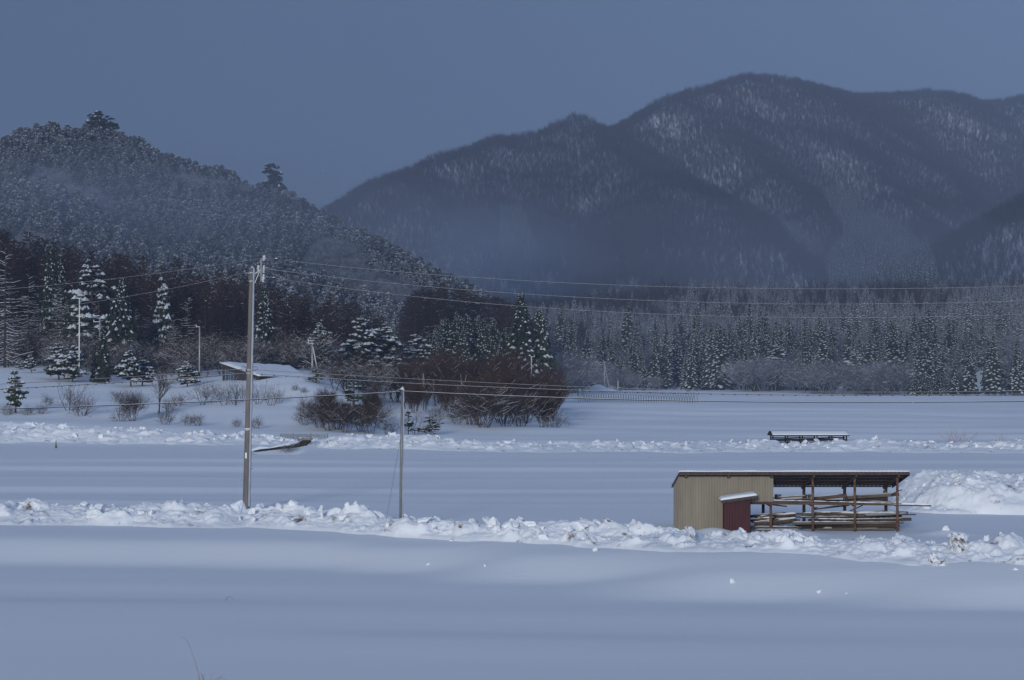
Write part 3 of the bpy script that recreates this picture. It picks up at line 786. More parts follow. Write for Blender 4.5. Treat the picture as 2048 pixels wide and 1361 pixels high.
# a near tree is an Empty with trunk and crown: the shared mesh is split once by material
_split = {}
def split_mesh(me):
    if me.name in _split: return _split[me.name]
    co = np.empty(len(me.vertices) * 3); me.vertices.foreach_get('co', co); co = co.reshape(-1, 3)
    out = []
    for want in (True, False):
        faces = [tuple(p.vertices) for p in me.polygons if (p.material_index == 2) == want]
        mi = [p.material_index for p in me.polygons if (p.material_index == 2) == want]
        used = sorted({i for f in faces for i in f}); mp = {o: i for i, o in enumerate(used)}
        out.append(mesh_np('trunk' if want else 'crown', co[used] if used else [], [tuple(mp[i] for i in f) for f in faces], list(me.materials), mi))
    _split[me.name] = out
    return out

TREES = []
def tree(name, kind, px, d, top=None, height=None, label='', cat='tree', group=None, var=None, parts=None, wide=1.0, dz=0.0):
    """plant one tree: its top row in the photo, or its height, sets the size"""
    x = PX(px, d); z = surf_z(x, d) + dz
    h = height if height else max(PZ(top, d) - z, 1.0)
    s = h / HGT[kind]
    me = PROTO[kind][(var if var is not None else rnd.randrange(100)) % len(PROTO[kind])]
    if parts is None: parts = d < 420
    if parts:
        o = thing(name, label, cat, (x, d, z), group)
        tr, cr = split_mesh(me)
        if len(tr.polygons): obj('trunk', tr, o)
        obj('crown', cr, o)
    else:
        o = tag(obj(name, me), label, cat, group); o.location = (x, d, z)
    o.scale = (s * wide, s * wide, s); o.rotation_euler = (0, 0, rnd.uniform(0, 6.28))
    TREES.append(o)
    return o

# ---- left wood: named trees first
rnd.seed(5)
T = tree
T('larch_tree', 'larch_snowy', 10, 283, 490, label='tall bare larch with long snow-lined branches at the far left edge', group=None, var=0)
T('larch_tree', 'larch_snowy', -35, 290, 480, label='bare snow-lined larch half cut off by the left picture edge', var=1)
T('cedar_tree', 'cedar_near', 100, 305, 484, label='tall narrow dark cedar rising out of the brown larches at far left', wide=.62, var=0)
T('cedar_tree', 'cedar_near', 121, 306, 497, label='dark cedar just right of the tall narrow one among the brown larches', wide=.55, var=1)
T('pine_tree', 'pine', 186, 287, 520, label='big snow-layered pine topping the dark wood behind the thin left pole', var=0, wide=.86)
T('cedar_tree', 'cedar_wide', 243, 283, 556, label='broad snow-spotted cedar right beside the big snow-layered pine', var=0, wide=.9)
T('cedar_tree', 'cedar_near', 133, 291, 600, label='snow-dusted cedar directly behind the thin pole left of the big layered pine', var=2, wide=.9)
T('pine_tree', 'pine', 322, 292, 553, label='slim pine with white top pads among brown larches between big pine and concrete pole', var=1, wide=.45)
T('cedar_tree', 'cedar_near', 529, 282, 570, label='dark snow-flecked cedar immediately right of the concrete utility pole', var=3, wide=.95)
T('cedar_tree', 'cedar_near', 580, 300, 585, label='second snow-flecked cedar right of the concrete utility pole', var=1, wide=.9)
T('pine_tree', 'pine', 640, 272, 640, label='snow-padded pine beside the pole with a leaning brace', var=2, wide=.9)
T('pine_tree', 'pine', 725, 285, 632, label='broad snow-layered pine above the left part of the brown thicket', var=3, wide=1.15)
T('pine_tree', 'pine', 772, 290, 648, label='snow-layered pine just right of the broad one above the thicket', var=0, wide=1.1)
T('pine_tree', 'pine', 835, 300, 668, label='low snow-padded pine between the layered pines and the cedar stand', var=1, wide=1.25)
T('cedar_tree', 'cedar_near', 1042, 335, 584, label='tallest snowy cedar at the right end of the left wood', var=0, wide=1.1)
T('cedar_tree', 'cedar_wide', 1078, 338, 618, label='snow-laden cedar at the extreme right end of the left wood', var=1, wide=.9)
T('cedar_tree', 'cedar_slim', 205, 262, 650, label='slim dark cedar standing alone in front of the wood below the big pine', var=0)
T('cedar_tree', 'cedar_slim', 192, 264, 690, label='short cedar leaning against the left flank of the slim dark cedar', var=1)
T('pine_tree', 'pine_small', 118, 262, 688, label='small pine with bare trunk foot, left one of a pair on the snow slope', var=0, wide=1.1)
T('pine_tree', 'pine_small', 145, 259, 690, label='small pine with bare trunk foot, right one of a pair on the snow slope', var=1, wide=1.1)
T('pine_tree', 'pine_small', 63, 273, 708, label='tiny snow-capped pine at the wood edge left of the pine pair', var=2)
T('pine_tree', 'pine_small', 40, 280, 716, label='tiny snow-capped pine at the foot of the left snow-lined larch', var=1)
T('pine_tree', 'pine_small', 262, 250, 700, label='snowy young pine in the gap right of the slim cedar', var=2, wide=1.0)
T('pine_tree', 'pine_small', 285, 252, 716, label='low snowy pine touching the right side of the young pine', var=0, wide=1.2)
T('pine_tree', 'pine_small', 375, 246, 722, label='snowy pine below the thin grey pole left of the barn', var=1, wide=1.2)
T('spruce_tree', 'sapling', 32, 205, 740, label='lone green young spruce on the open snow at far left', cat='tree')
T('spruce_tree', 'spruce_layer', 632, 230, 738, label='layered snowy spruce at the right end of the barn roof', var=0, wide=1.2)
T('pine_tree', 'pine_green', 708, 199, 764, label='dark green pine inside the left half of the brown thicket', wide=1.1)
T('pine_tree', 'spruce_layer', 817, 186, 812, label='small flat-tiered pine just right of the slim steel pole', var=1, wide=.8)
T('pine_tree', 'spruce_layer', 858, 187, 838, label='dwarf flat-tiered pine right of the slim steel pole at the bank', var=0, wide=1.6)

# brown larches in rows
def larch_top(px): return float(np.interp(px, [-300, 0, 60, 150, 250, 330, 430, 500, 600, 700, 780], [436, 448, 470, 488, 506, 518, 535, 550, 568, 592, 632]))
for i in range(190):
    px = -120 + i * 4.7 + rnd.uniform(-5, 5); d = rnd.uniform(296, 362)
    if px > 690: d = rnd.uniform(320, 360)
    top = larch_top(px) + (356 - d) * .55 + rnd.uniform(-8, 26)
    side = 'left of the big layered pine' if px < 160 else ('behind the big layered pine' if px < 290 else ('behind the plain pale pole' if px < 430 else ('around the concrete pole' if px < 590 else 'above the braced pole')))
    T('larch_tree', 'larch', px, d, top, label='bare brown larch in the dense wood ' + side, group='brown larches of the wood ' + side, wide=rnd.uniform(.85, 1.15))
for i in range(26):
    px = -30 + i * 27 + rnd.uniform(-10, 10); d = rnd.uniform(284, 300)
    if 430 < px < 480: continue
    T('larch_tree', 'larch_snowy', px, d, larch_top(px) + rnd.uniform(60, 120), label='bare larch with snow-lined side branches at the front edge of the dark wood',
      group='snow-lined larches at the wood edge', wide=rnd.uniform(.8, 1.1))
for i in range(75):                                        # dark underwood at the foot
    px = -40 + i * 9.4 + rnd.uniform(-9, 9); d = rnd.uniform(264, 296)
    if px < 100: d = 286 + rnd.random() * 9
    w_ = 'left of the pine pair' if px < 100 else ('around the slim dark cedar' if px < 300 else ('left of the barn' if px < 450 else 'behind the barn'))
    T('bare_tree', 'bare_snowy', px, d, None, rnd.uniform(4.5, 8), label='leafless snow-dusted tree in the underwood ' + w_, group='underwood trees ' + w_)
# second brown patch on the hill toe
for i in range(60):
    px = 800 + rnd.random() * 262; d = rnd.uniform(415, 465)
    T('larch_tree', 'larch', px, d, float(np.interp(px, [795, 830, 870, 930, 1000, 1065], [606, 582, 566, 572, 590, 630])) + rnd.uniform(-3, 22) , label='bare brown larch in the round brown patch on the hill foot', group='brown larches on the hill foot', wide=1.3, parts=False)
# cedar stand behind the thicket
for i in range(34):
    px = 850 + rnd.random() * 175; d = rnd.uniform(330, 400)
    top = float(np.interp(px, [690, 800, 870, 930, 1010], [640, 640, 632, 612, 640])) + (400 - d) * .5 + rnd.uniform(-6, 14)
    T('cedar_tree', 'cedar_near', px, d, top, label='snow-flecked cedar in the stand between the layered pines and the tallest right-end cedar', group='cedars behind the brown thicket', wide=1.2)
# orchard and shrubs on the left slope
for px, d, top, kind, lab in ((318, 205, 722, 'bare', 'lone forked leafless tree on the snow slope left of the concrete pole'),):
    T('bare_tree', kind, px, d, top, label=lab, var=0, wide=.9)
for k, (px, d, top) in enumerate(((405, 214, 745), (420, 216, 752), (448, 213, 752), (470, 213, 748), (482, 216, 755), (515, 214, 752), (540, 213, 757), (560, 215, 770), (436, 222, 758))):
    T('bare_tree', 'orchard', px, d, top, label='small spreading leafless tree in the row below the barn on the snow slope', group='orchard-like row below the barn', wide=1.0)
names = [('round leafless bush second from the left above the snow bank', 163, 203, 775, 'smallshrub'), ('wispy sapling standing behind the round leafless bush', 138, 208, 740, 'orchard'),
         ('twin-headed leafless bush left of the forked tree', 266, 198, 772, 'thicket'), ('reddish low bush at the foot of the twin-headed bush', 243, 197, 800, 'smallshrub'),
         ('low bush right of the forked tree foot', 333, 192, 812, 'smallshrub'), ('thin low bush halfway between forked tree and concrete pole', 375, 191, 820, 'smallshrub'),
         ('low bush left of the concrete pole above the bank', 396, 191, 820, 'smallshrub'), ('sparse dry bush directly left of the concrete pole', 474, 191, 832, 'smallshrub'),
         ('sparse dry bush directly right of the concrete pole', 514, 190, 826, 'smallshrub'), ('dry twigs at the foot of the lone green spruce, left side', 16, 203, 800, 'smallshrub'),
         ('dry twigs at the foot of the lone green spruce, right side', 56, 203, 805, 'smallshrub'), ('small bush between the spruce and the round bush', 84, 204, 802, 'smallshrub'),
         ('tiny leafless shrub on the open slope behind the round bush', 95, 215, 785, 'smallshrub'), ('thin shrub on the open slope behind the twin-headed bush', 236, 222, 772, 'smallshrub'),
         ('lone thin shrub on the slope below the right end of the barn', 590, 222, 772, 'smallshrub'), ('tiny shrub right of the forked tree trunk', 337, 206, 788, 'smallshrub'),
         ('tiny twiggy shrub on the slope left of the orchard row', 357, 213, 778, 'smallshrub'), ('low shrub under the right end of the barn', 607, 221, 776, 'smallshrub')]
for lab, px, d, top, kind in names:
    T('bush', kind, px, d, top, label=lab, cat='bush')
# the brown thicket
for lab, px, d, top, kind, w in (
        ('rounded dark bush forming the left end of the brown thicket', 640, 192, 775, 'thicket', 1.35), ('dense bush just inside the left end of the thicket', 676, 191, 785, 'thicket', 1.2),
        ('leaning-stemmed bush right of the dark green pine', 740, 188, 788, 'thicket', 1.35), ('low reddish bush left of the slim steel pole', 775, 186, 826, 'smallshrub', 1.0),
        ('forked bush in front of the dark green pine', 690, 187, 795, 'thicket', 1.1), ('twiggy outer bush at the thicket left edge', 610, 194, 806, 'smallshrub', 1.0),
        ('thin leafless sapling just right of the slim steel pole', 829, 187, 800, 'orchard', .8), ('largest vase-shaped bush in the right half of the thicket', 968, 199, 752, 'thicket', 1.5),
        ('reddish vase-shaped bush behind the largest one', 955, 212, 735, 'willow', 1.3), ('bush with bare pale stems between the largest bush and the right end', 1040, 206, 765, 'thicket', 1.2),
        ('brown bush at the right end of the thicket', 1085, 208, 770, 'willow', 1.05), ('lowest bush trailing off at the right tip of the thicket', 1108, 206, 812, 'smallshrub', 1.3),
        ('reddish bush left of the largest vase-shaped bush', 916, 203, 808, 'smallshrub', 1.1), ('pale reddish shrub on the snow left of the thicket right half', 872, 208, 800, 'smallshrub', .9),
        ('brown bush mass filling the middle of the thicket', 1005, 220, 720, 'willow', 1.2), ('dark bush behind the slim steel pole top', 850, 235, 742, 'willow', 1.0),
        ('brown-topped bush behind the left end of the thicket', 655, 203, 768, 'willow', 1.05), ('brown-topped bush behind the dark green pine', 745, 204, 768, 'willow', .9), ('dense dark bush low in the left part of the thicket', 658, 189, 800, 'thicket', 1.3), ('dark bush between green pine and slim steel pole', 722, 190, 790, 'thicket', 1.2),
        ('dark bush mass right behind the slim steel pole', 830, 225, 750, 'willow', 1.2), ('dark vase-shaped bush left behind the largest bush', 900, 222, 738, 'willow', 1.2), ('dark bush behind the pale-stemmed one', 1050, 222, 735, 'willow', 1.2), ('brown bush rising behind the right tip', 1100, 226, 752, 'willow', 1.0),
        ('twiggy bush filling the gap right of the largest bush', 1010, 203, 775, 'thicket', 1.25), ('twiggy bush left of the largest bush', 940, 205, 770, 'thicket', 1.2)):
    T('bush', kind, px, d, top, label=lab, cat='bush', wide=w)
for i in range(52):
    px = 790 + rnd.random() * 320; d = rnd.uniform(238, 300)
    top = float(np.interp(px, [690, 800, 900, 1000, 1080, 1120], [728, 702, 686, 690, 716, 752])) + rnd.uniform(-10, 34)
    w_ = 'left of the birches' if px < 840 else ('among the birches' if px < 950 else ('behind the largest bush' if px < 1030 else 'at the right end'))
    T('bare_tree', 'brownwood', px, d, top, label='brown leafless tree in the back row of the thicket ' + w_, group='brown trees behind the thicket ' + w_, wide=1.15)
for i in range(28):
    px = 630 + rnd.random() * 190; d = rnd.uniform(226, 278)
    T('bare_tree', 'bare_snowy', px, d, rnd.uniform(700, 740), label='grey snow-dusted leafless tree behind the left half of the thicket', group='grey trees behind the thicket', wide=1.2)
for lab, px, d, top, v in (('white-stemmed birch leaning behind the slim steel pole', 846, 232, 690, 0), ('white-stemmed birch above the middle of the thicket', 926, 226, 690, 1), ('short white-stemmed birch between the other two', 866, 230, 712, 0)):
    T('birch_tree', 'birch', px, d, top, label=lab, var=v, cat='tree', wide=.8)
for i in range(16):
    px = 1095 + rnd.random() * 75; d = rnd.uniform(440, 520)
    T('bare_tree', 'frosty', px, d, rnd.uniform(695, 730), label='frosted grey leafless tree at the right tip of the left wood beside the blue hut', group='frosted trees beside the blue hut', parts=False)
T('bush', 'redshrub', 1915, 173, 858, label='sparse pinkish dry shrub on the snow right of the small roofed rack', cat='bush', wide=2.6)
T('bush', 'redshrub', 2000, 173, 868, label='few pinkish dry twigs near the right edge beyond the far snow bank', cat='bush', wide=1.0)

# ---- far row of cedars across the field
def zone(px):
    for a, s in ((1190, 'beyond the left end of the hoop frame'), (1290, 'beyond the middle of the hoop frame'), (1395, 'between the hoop frame and the far hut'), (1480, 'right behind the far hut'),
                 (1660, 'above the left part of the grey frosted grove'), (1815, 'above the right part of the grey frosted grove'), (1930, 'right of the grey frosted grove'), (9999, 'at the right picture edge')):
        if px < a: return s
def edge(px): return float(np.interp(px, [600, 1150, 2048, 2600], [628, 598, 458, 420]))
for i in range(190):
    row = i % 6
    px = 1100 + (i // 6) * 31.5 + rnd.uniform(-22, 22); d = edge(px) + row * 16 + rnd.uniform(-6, 6) + 4
    cl = float(noise(px / 60, row * .35, 501))                        # stands of tall trees with lower gaps between
    if 1485 < px < 1815 and row < 2: d += 36
    if 1150 < px < 1222 and row < 2: continue
    if cl < -.28 and row > 0: continue
    T('cedar_tree', 'cedar_far', px, d, None, (16.5 + 9 * cl + rnd.uniform(-3.5, 3.5)) * (1.0 if px < 1800 else .95), label='snow-speckled cedar in the far forest row ' + zone(px), group='far cedars ' + zone(px), parts=False, wide=rnd.uniform(.9, 1.35))
for i in range(60):
    px = 1100 + rnd.random() * 960; d = edge(px) + rnd.uniform(12, 120)
    T('bare_tree', 'frosty', px, d, None, rnd.uniform(9, 17), label='grey frosted tree among far cedars ' + zone(px), group='frosted trees among far cedars ' + zone(px), parts=False, wide=rnd.uniform(.8, 1.1))
for i in range(64):
    px = 1475 + rnd.random() * 345; d = edge(px) + rnd.uniform(-14, 20)
    w_ = 'near the far hut' if px < 1560 else ('left of the heavily padded pine' if px < 1690 else 'below and right of the heavily padded pine')
    T('bare_tree', 'frosty', px, d, None, rnd.uniform(6, 11.5), label='grey frosted leafless tree in the far grove, ' + w_, group='grey frosted grove ' + w_, parts=False, wide=1.25)
T('pine_tree', 'pine', 1712, edge(1712) + 22, 700, label='heavily snow-padded pine standing out of the grey frosted grove', parts=False, wide=1.15, var=0)
T('pine_tree', 'pine', 1556, edge(1556) + 24, 690, label='snow-padded pine at the upper left rim of the grey frosted grove', parts=False, wide=1.1, var=1)
T('cedar_tree', 'cedar_slim', 1508, edge(1508) - 14, 738, label='single small snowy cedar inside the left side of the grey frosted grove', parts=False, wide=1.2)
for i, px in enumerate((1835, 1848, 1862, 1876, 1890)):
    T('cedar_tree', 'cedar_near', px, edge(px) - 6 + i % 2 * 4, 738 + (i % 3) * 8, label='low pale snow-laden cedar before the tall cedars right of the grey grove', group='low pale cedars right of the grove', parts=False, wide=1.2)
for i in range(10):
    px = 1195 + rnd.random() * 130; d = edge(px) - 8 + rnd.uniform(-3, 6)
    T('bare_tree', 'frosty', px, d, None, rnd.uniform(4, 9), label='frosted leafless tree under the far cedars behind the hoop frame', group='frosted trees behind the hoop frame', parts=False)
for i in range(9):
    px = 1180 + i * 27 + rnd.uniform(-9, 9); d = 540 + rnd.uniform(-14, 14)
    T('bush', 'smallshrub', px, d, None, rnd.uniform(1.2, 2.6), label='low leafless bush on the snow between hoop frame and far cedars', cat='bush', group='low bushes behind the hoop frame', parts=False)
T('pine_tree', 'ridgepine', 188, 800, 220, label='flat-topped pine on the hill summit, left one of the pair on the skyline', parts=False, var=0)
T('pine_tree', 'ridgepine', 213, 798, 231, label='flat-topped pine on the hill summit, right one of the pair on the skyline', parts=False, var=1, wide=1.1)
T('pine_tree', 'ridgepine', 540, 770, 326, label='broad dark pine alone on the right shoulder of the hill skyline', parts=False, var=0, wide=.95)

# ---- forests nobody could count: points with instanced trees
def forest(name, label, pts, kinds, scales):
    """one object: points carry kind, turn and size, geometry nodes put a tree on each"""
    me = bpy.data.meshes.new(name)
    me.vertices.add(len(pts)); me.vertices.foreach_set('co', np.asarray(pts, np.float32).ravel())
    protos = sorted(set(kinds))
    flat = [(k, j) for k in protos for j in range(len(PROTO[k]))]
    base = {}
    for i, (k, j) in enumerate(flat): base.setdefault(k, i)
    idx = np.array([base[k] + rng.integers(len(PROTO[k])) for k in kinds], np.int32)
    for nm, ty, dat in (('which', 'INT', idx), ('size', 'FLOAT', np.asarray(scales, np.float32)), ('turn', 'FLOAT', rng.uniform(0, 6.28, len(pts)).astype(np.float32))):
        a = me.attributes.new(nm, ty, 'POINT'); a.data.foreach_set('value', dat)
    o = tag(obj(name, me), label, None, None, 'stuff')
    ng = bpy.data.node_groups.new(name, 'GeometryNodeTree')
    ng.interface.new_socket('Geometry', in_out='INPUT', socket_type='NodeSocketGeometry'); ng.interface.new_socket('Geometry', in_out='OUTPUT', socket_type='NodeSocketGeometry')
    N, L = ng.nodes, ng.links
    gi, go, jn = N.new('NodeGroupInput'), N.new('NodeGroupOutput'), N.new('GeometryNodeJoinGeometry')
    def attr(nm, ty):
        a = N.new('GeometryNodeInputNamedAttribute'); a.data_type = ty; a.inputs['Name'].default_value = nm; return a.outputs[0]
    w, s, t = attr('which', 'INT'), attr('size', 'FLOAT'), attr('turn', 'FLOAT')
    cx = N.new('ShaderNodeCombineXYZ'); L.new(t, cx.inputs['Z'])
    for i, (k, j) in enumerate(flat):
        po = bpy.data.objects.new('tree_shape', PROTO[k][j])
        oi = N.new('GeometryNodeObjectInfo'); oi.inputs['Object'].default_value = po; oi.inputs['As Instance'].default_value = True
        cmp_ = N.new('FunctionNodeCompare'); cmp_.data_type = 'INT'; cmp_.operation = 'EQUAL'
        ints = [q for q in cmp_.inputs if q.type == 'INT']
        L.new(w, ints[0]); ints[1].default_value = i
        ip = N.new('GeometryNodeInstanceOnPoints')
        L.new(gi.outputs[0], ip.inputs['Points']); L.new(cmp_.outputs[0], ip.inputs['Selection']); L.new(oi.outputs['Geometry'], ip.inputs['Instance'])
        L.new(cx.outputs[0], ip.inputs['Rotation']); L.new(s, ip.inputs['Scale'])
        L.new(ip.outputs[0], jn.inputs[0])
    L.new(jn.outputs[0], go.inputs[0])
    md_ = o.modifiers.new('plant', 'NODES'); md_.node_group = ng
    return o

def slope_pts(zf, pa, pb, d0, d1, spacing, seed):
    g = np.random.default_rng(seed)
    area = (pb - pa) / F * (d1 * d1 - d0 * d0) / 2
    n = int(area / spacing ** 2)
    xa, xb = (pa - 1024) / F * d1, (pb - 1024) / F * d1                 # one tree per cell of a jittered grid
    gxx, gyy = np.meshgrid(np.arange(min(xa, (pa - 1024) / F * d0), xb, spacing), np.arange(d0, d1, spacing))
    x = gxx.ravel() + g.uniform(-.48, .48, gxx.size) * spacing; d = gyy.ravel() + g.uniform(-.48, .48, gxx.size) * spacing
    px = 1024 + F * x / d; ok = (px > pa) & (px < pb); x, d, px = x[ok], d[ok], px[ok]
    z = zf(x, d)
    e = 6.0
    gx = (zf(x + e, d) - zf(x - e, d)) / (2 * e); gy = (zf(x, d + e) - zf(x, d - e)) / (2 * e)
    face = (gx * x + gy * d) / d - (z - CAM_H) / d            # >0 where the ground leans towards the valley
    yrow = HORIZON - (z - CAM_H) / d * F
    return x, d, z, px, yrow, face

# left hill
x, d, z, px, y, face = slope_pts(hill_z, -250, 1200, 372, 850, 3.4, 1)
gnd = ground_base(x, np.minimum(d, 790))
keep = (z > gnd + .5) & (face > -.06)
keep &= ~((px > 780) & (px < 1075) & (d < 470))
x, d, z, px, y = x[keep], d[keep], z[keep], px[keep], y[keep]
frac = np.clip((z - gnd[keep]) / 90, 0, 1)
pn = noise(x / 40, d / 40, 201) + .5
u = rng.random(len(x))
pn2 = noise(x / 22, d / 30, 207) + .5
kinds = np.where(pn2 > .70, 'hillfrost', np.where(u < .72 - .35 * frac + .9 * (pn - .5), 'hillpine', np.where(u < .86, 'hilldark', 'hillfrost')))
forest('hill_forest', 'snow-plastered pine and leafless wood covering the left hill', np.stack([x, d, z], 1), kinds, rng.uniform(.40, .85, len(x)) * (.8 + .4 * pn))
# mountain, leafless
x, d, z, px, y, face = slope_pts(mount_z, 330, 2300, 1050, 2720, 3.5, 2)
keep = (face > -.10) & ((z > 105) | (rng.random(len(x)) < .62))
x, d, z, px, y = x[keep], d[keep], z[keep], px[keep], y[keep]
def inpoly(px, y, poly):
    ins = np.zeros(len(px), bool); n = len(poly)
    for i in range(n):
        x0, y0 = poly[i]; x1, y1 = poly[(i + 1) % n]
        c = ((y0 > y) != (y1 > y)) & (px < (x1 - x0) * (y - y0) / (y1 - y0 + 1e-9) + x0)
        ins ^= c
    return ins
plant = inpoly(px, y, [(1640, 400), (1700, 385), (1740, 440), (1800, 470), (1860, 520), (1880, 600), (1660, 600), (1650, 545), (1690, 480)]) | inpoly(px, y, [(1555, 455), (1590, 470), (1650, 520), (1640, 540), (1580, 500)]) | inpoly(px, y, [(1000, 440), (1040, 430), (1075, 520), (1060, 590), (1000, 560)])
u = rng.random(len(x))
kinds = np.where(plant & (u < .85), 'cedar_coarse', 'mtree')
forest('mountain_forest', 'leafless forest with patches of snowy cedar covering the mountain', np.stack([x, d, z], 1), kinds, np.where(kinds == 'mtree', rng.uniform(.55, 1.0, len(x)), rng.uniform(.6, 1.0, len(x))))
# foothills
x, d, z, px, y, face = slope_pts(mount_z, 850, 2300, 500, 1090, 4.8, 3)
e = np.interp(px, [600, 1150, 2048, 2600], [628, 598, 458, 420])
keep = (d > e + 92) & (face > -.08)
x, d, z, px, y = x[keep], d[keep], z[keep], px[keep], y[keep]
pn = fbm(x / 55, d / 55, 301, 3) + .15 * (px - 1500) / 500
u = rng.random(len(x))
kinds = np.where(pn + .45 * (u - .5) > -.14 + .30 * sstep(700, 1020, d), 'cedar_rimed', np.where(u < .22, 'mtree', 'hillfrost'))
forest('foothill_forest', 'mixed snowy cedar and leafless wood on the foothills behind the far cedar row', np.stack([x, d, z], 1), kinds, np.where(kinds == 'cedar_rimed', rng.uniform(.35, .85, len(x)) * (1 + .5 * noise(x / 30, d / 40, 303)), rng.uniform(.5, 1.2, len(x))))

# ------------------------------------------------------------------ timber shed
SD = 84.0
def SX(px): return PX(px, SD)
def SZ(y): return PZ(y, SD)
DEPTH = 2.7
shed = thing('timber_shed', 'long open timber shed with beige corrugated wall and rusty posts', 'shed', (SX(1450), SD, 0))
S0 = Vector((SX(1450), SD, 0))
def rel(v): return Vector(v) - S0
def corrugated(x0, x1, zlo, zhi, y, pitch=.14, amp=.034, axis='x'):
    """ribbed sheet standing upright; rows at zlo and zhi"""
    b = MB(); L = abs(x1 - x0); n = max(2, int(L / pitch)); pr = []
    for i in range(n):
        for f, o in ((0, 0), (.38, 0), (.5, amp), (.88, amp)): pr.append(((i + f) / n, o))
    pr.append((1, 0))
    lo, hi, lo2, hi2 = [], [], [], []
    for t, o in pr:
        u = x0 + (x1 - x0) * t
        p = (u, y - o) if axis == 'x' else (y - o, u)
        zl = zlo(t) if callable(zlo) else zlo; zh = zhi(t) if callable(zhi) else zhi
        lo.append(rel((p[0], p[1], zl))); hi.append(rel((p[0], p[1], zh)))
        q = (u, y + .012) if axis == 'x' else (y + .012, u)
        lo2.append(rel((q[0], q[1], zl))); hi2.append(rel((q[0], q[1], zh)))
    b.quadstrip(lo, hi, 0); b.quadstrip(hi2, lo2, 0); b.quadstrip(hi, hi2, 0); b.quadstrip(lo2, lo, 0)
    return b
xL, xM, xC, xR = SX(1358.5), SX(1448), SX(1544), SX(1794)
zt, zr = SZ(953), SZ(950)
part('wall', corrugated(xL, xM, -.5, zt, SD), M['wall'], shed)
part('wall', corrugated(xM + .003, xC, SZ(1003.5), zt, SD), M['wall'], shed)
slope = math.tan(R(12.5))
part('end_wall', corrugated(SD, SD + DEPTH, -.5, lambda t: zt - slope * DEPTH * t, xL, axis='y'), M['wall'], shed)
b = MB(); b.beam(rel((xL - .01, SD - .02, -.4)), rel((xL - .01, SD - .02, zt)), .05, .05); part('corner_trim', b, M['wall'], shed)
b = MB(); b.beam(rel((xC + .02, SD - .0, SZ(1004))), rel((xC + .02, SD, zt)), .05, .06); part('corner_trim', b, M['wall'], shed)
b = MB(); b.beam(rel((xM, SD + .04, SZ(1006))), rel((xR + .2, SD + .04, SZ(1009))), .09, .11); part('front_rail', b, M['wood'], shed)
b = MB(); b.beam(rel((xM, SD + DEPTH, SZ(1006) - .05)), rel((xR, SD + DEPTH, SZ(1009) - .05)), .08, .1); part('rear_rail', b, M['wood3'], shed)
for px in (1541, 1625, 1709, 1794):
    b = MB(); top = zt - .02 if px > 1600 else SZ(1005)
    b.tube([rel((SX(px), SD + .02, -.5)), rel((SX(px), SD + .02, top))], .062, 8); part('front_post', b, M['rust'], shed, True)
    x = SX(px) + .02
    b = MB(); b.beam(rel((x, SD + DEPTH, -.5)), rel((x, SD + DEPTH, zt - slope * DEPTH)), .13, .13); part('rear_post', b, M['wood3'], shed)
    b = MB(); b.beam(rel((x, SD + DEPTH, zt - slope * DEPTH - .35)), rel((x, SD + DEPTH - .45, zt - slope * (DEPTH - .45))), .06, .06); part('brace', b, M['wood3'], shed)
    b = MB(); b.beam(rel((SX(px), SD - .35, zt + slope * .35 - .03)), rel((SX(px), SD + DEPTH + .5, zt - slope * (DEPTH + .5) - .03)), .07, .12); part('rafter', b, M['wood'], shed)
    b = MB(); b.beam(rel((SX(px), SD, SZ(1008) - .08)), rel((SX(px), SD + DEPTH, SZ(1008) - .08)), .08, .1); part('shelf_bearer', b, M['wood3'], shed)
for px in (1370, 1455):
    b = MB(); b.beam(rel((SX(px), SD - .35, zt + slope * .35 - .03)), rel((SX(px), SD + DEPTH + .5, zt - slope * (DEPTH + .5) - .03)), .07, .12); part('rafter', b, M['wood'], shed)
    b = MB(); b.box(rel((SX(px), SD - .36, zt + slope * .35 - .05)), (.07, .03, .09)); part('rafter_end', b, M['wood2'], shed)
rx0, rx1 = SX(1357), SX(1814)
y0r, y1r = SD - .42, SD + DEPTH + .75
def rz(y): return zt + .05 - slope * (y - SD)
for k in range(5):
    yy = y0r + .08 + (y1r - y0r - .16) * k / 4
    b = MB(); b.beam(rel((rx0 + .04, yy, rz(yy) + .005)), rel((rx1 - .05, yy, rz(yy) + .005)), .06, .06); part('purlin', b, M['wood'], shed)
b = MB(); n = 110; a0, a1, c0, c1 = [], [], [], []       # ribbed roof sheet with a real thickness
for i in range(n + 1):
    x = rx0 + (rx1 - rx0) * i / n; o = .022 if i % 2 else 0
    a0.append(rel((x, y0r, rz(y0r) + .045 + o))); a1.append(rel((x, y1r, rz(y1r) + .045 + o)))
    c0.append(rel((x, y0r, rz(y0r) + .075 + o))); c1.append(rel((x, y1r, rz(y1r) + .075 + o)))
b.quadstrip(a0, a1, 0); b.quadstrip(c1, c0, 0); b.quadstrip(c0, a0, 0); b.quadstrip(a1, c1, 0)
part('roof', b, M['roofmetal'], shed)
b = MB(); b.beam(rel((rx0, y0r - .012, rz(y0r) - .01)), rel((rx1, y0r - .012, rz(y0r) + .015)), .025, .12); part('fascia', b, M['redtrim'], shed)
for xx in (rx0 - .012, rx1 + .012):
    b = MB(); b.beam(rel((xx, y0r, rz(y0r) + .0)), rel((xx, y1r, rz(y1r) + .0)), .025, .13); part('verge_board', b, M['redtrim'], shed)
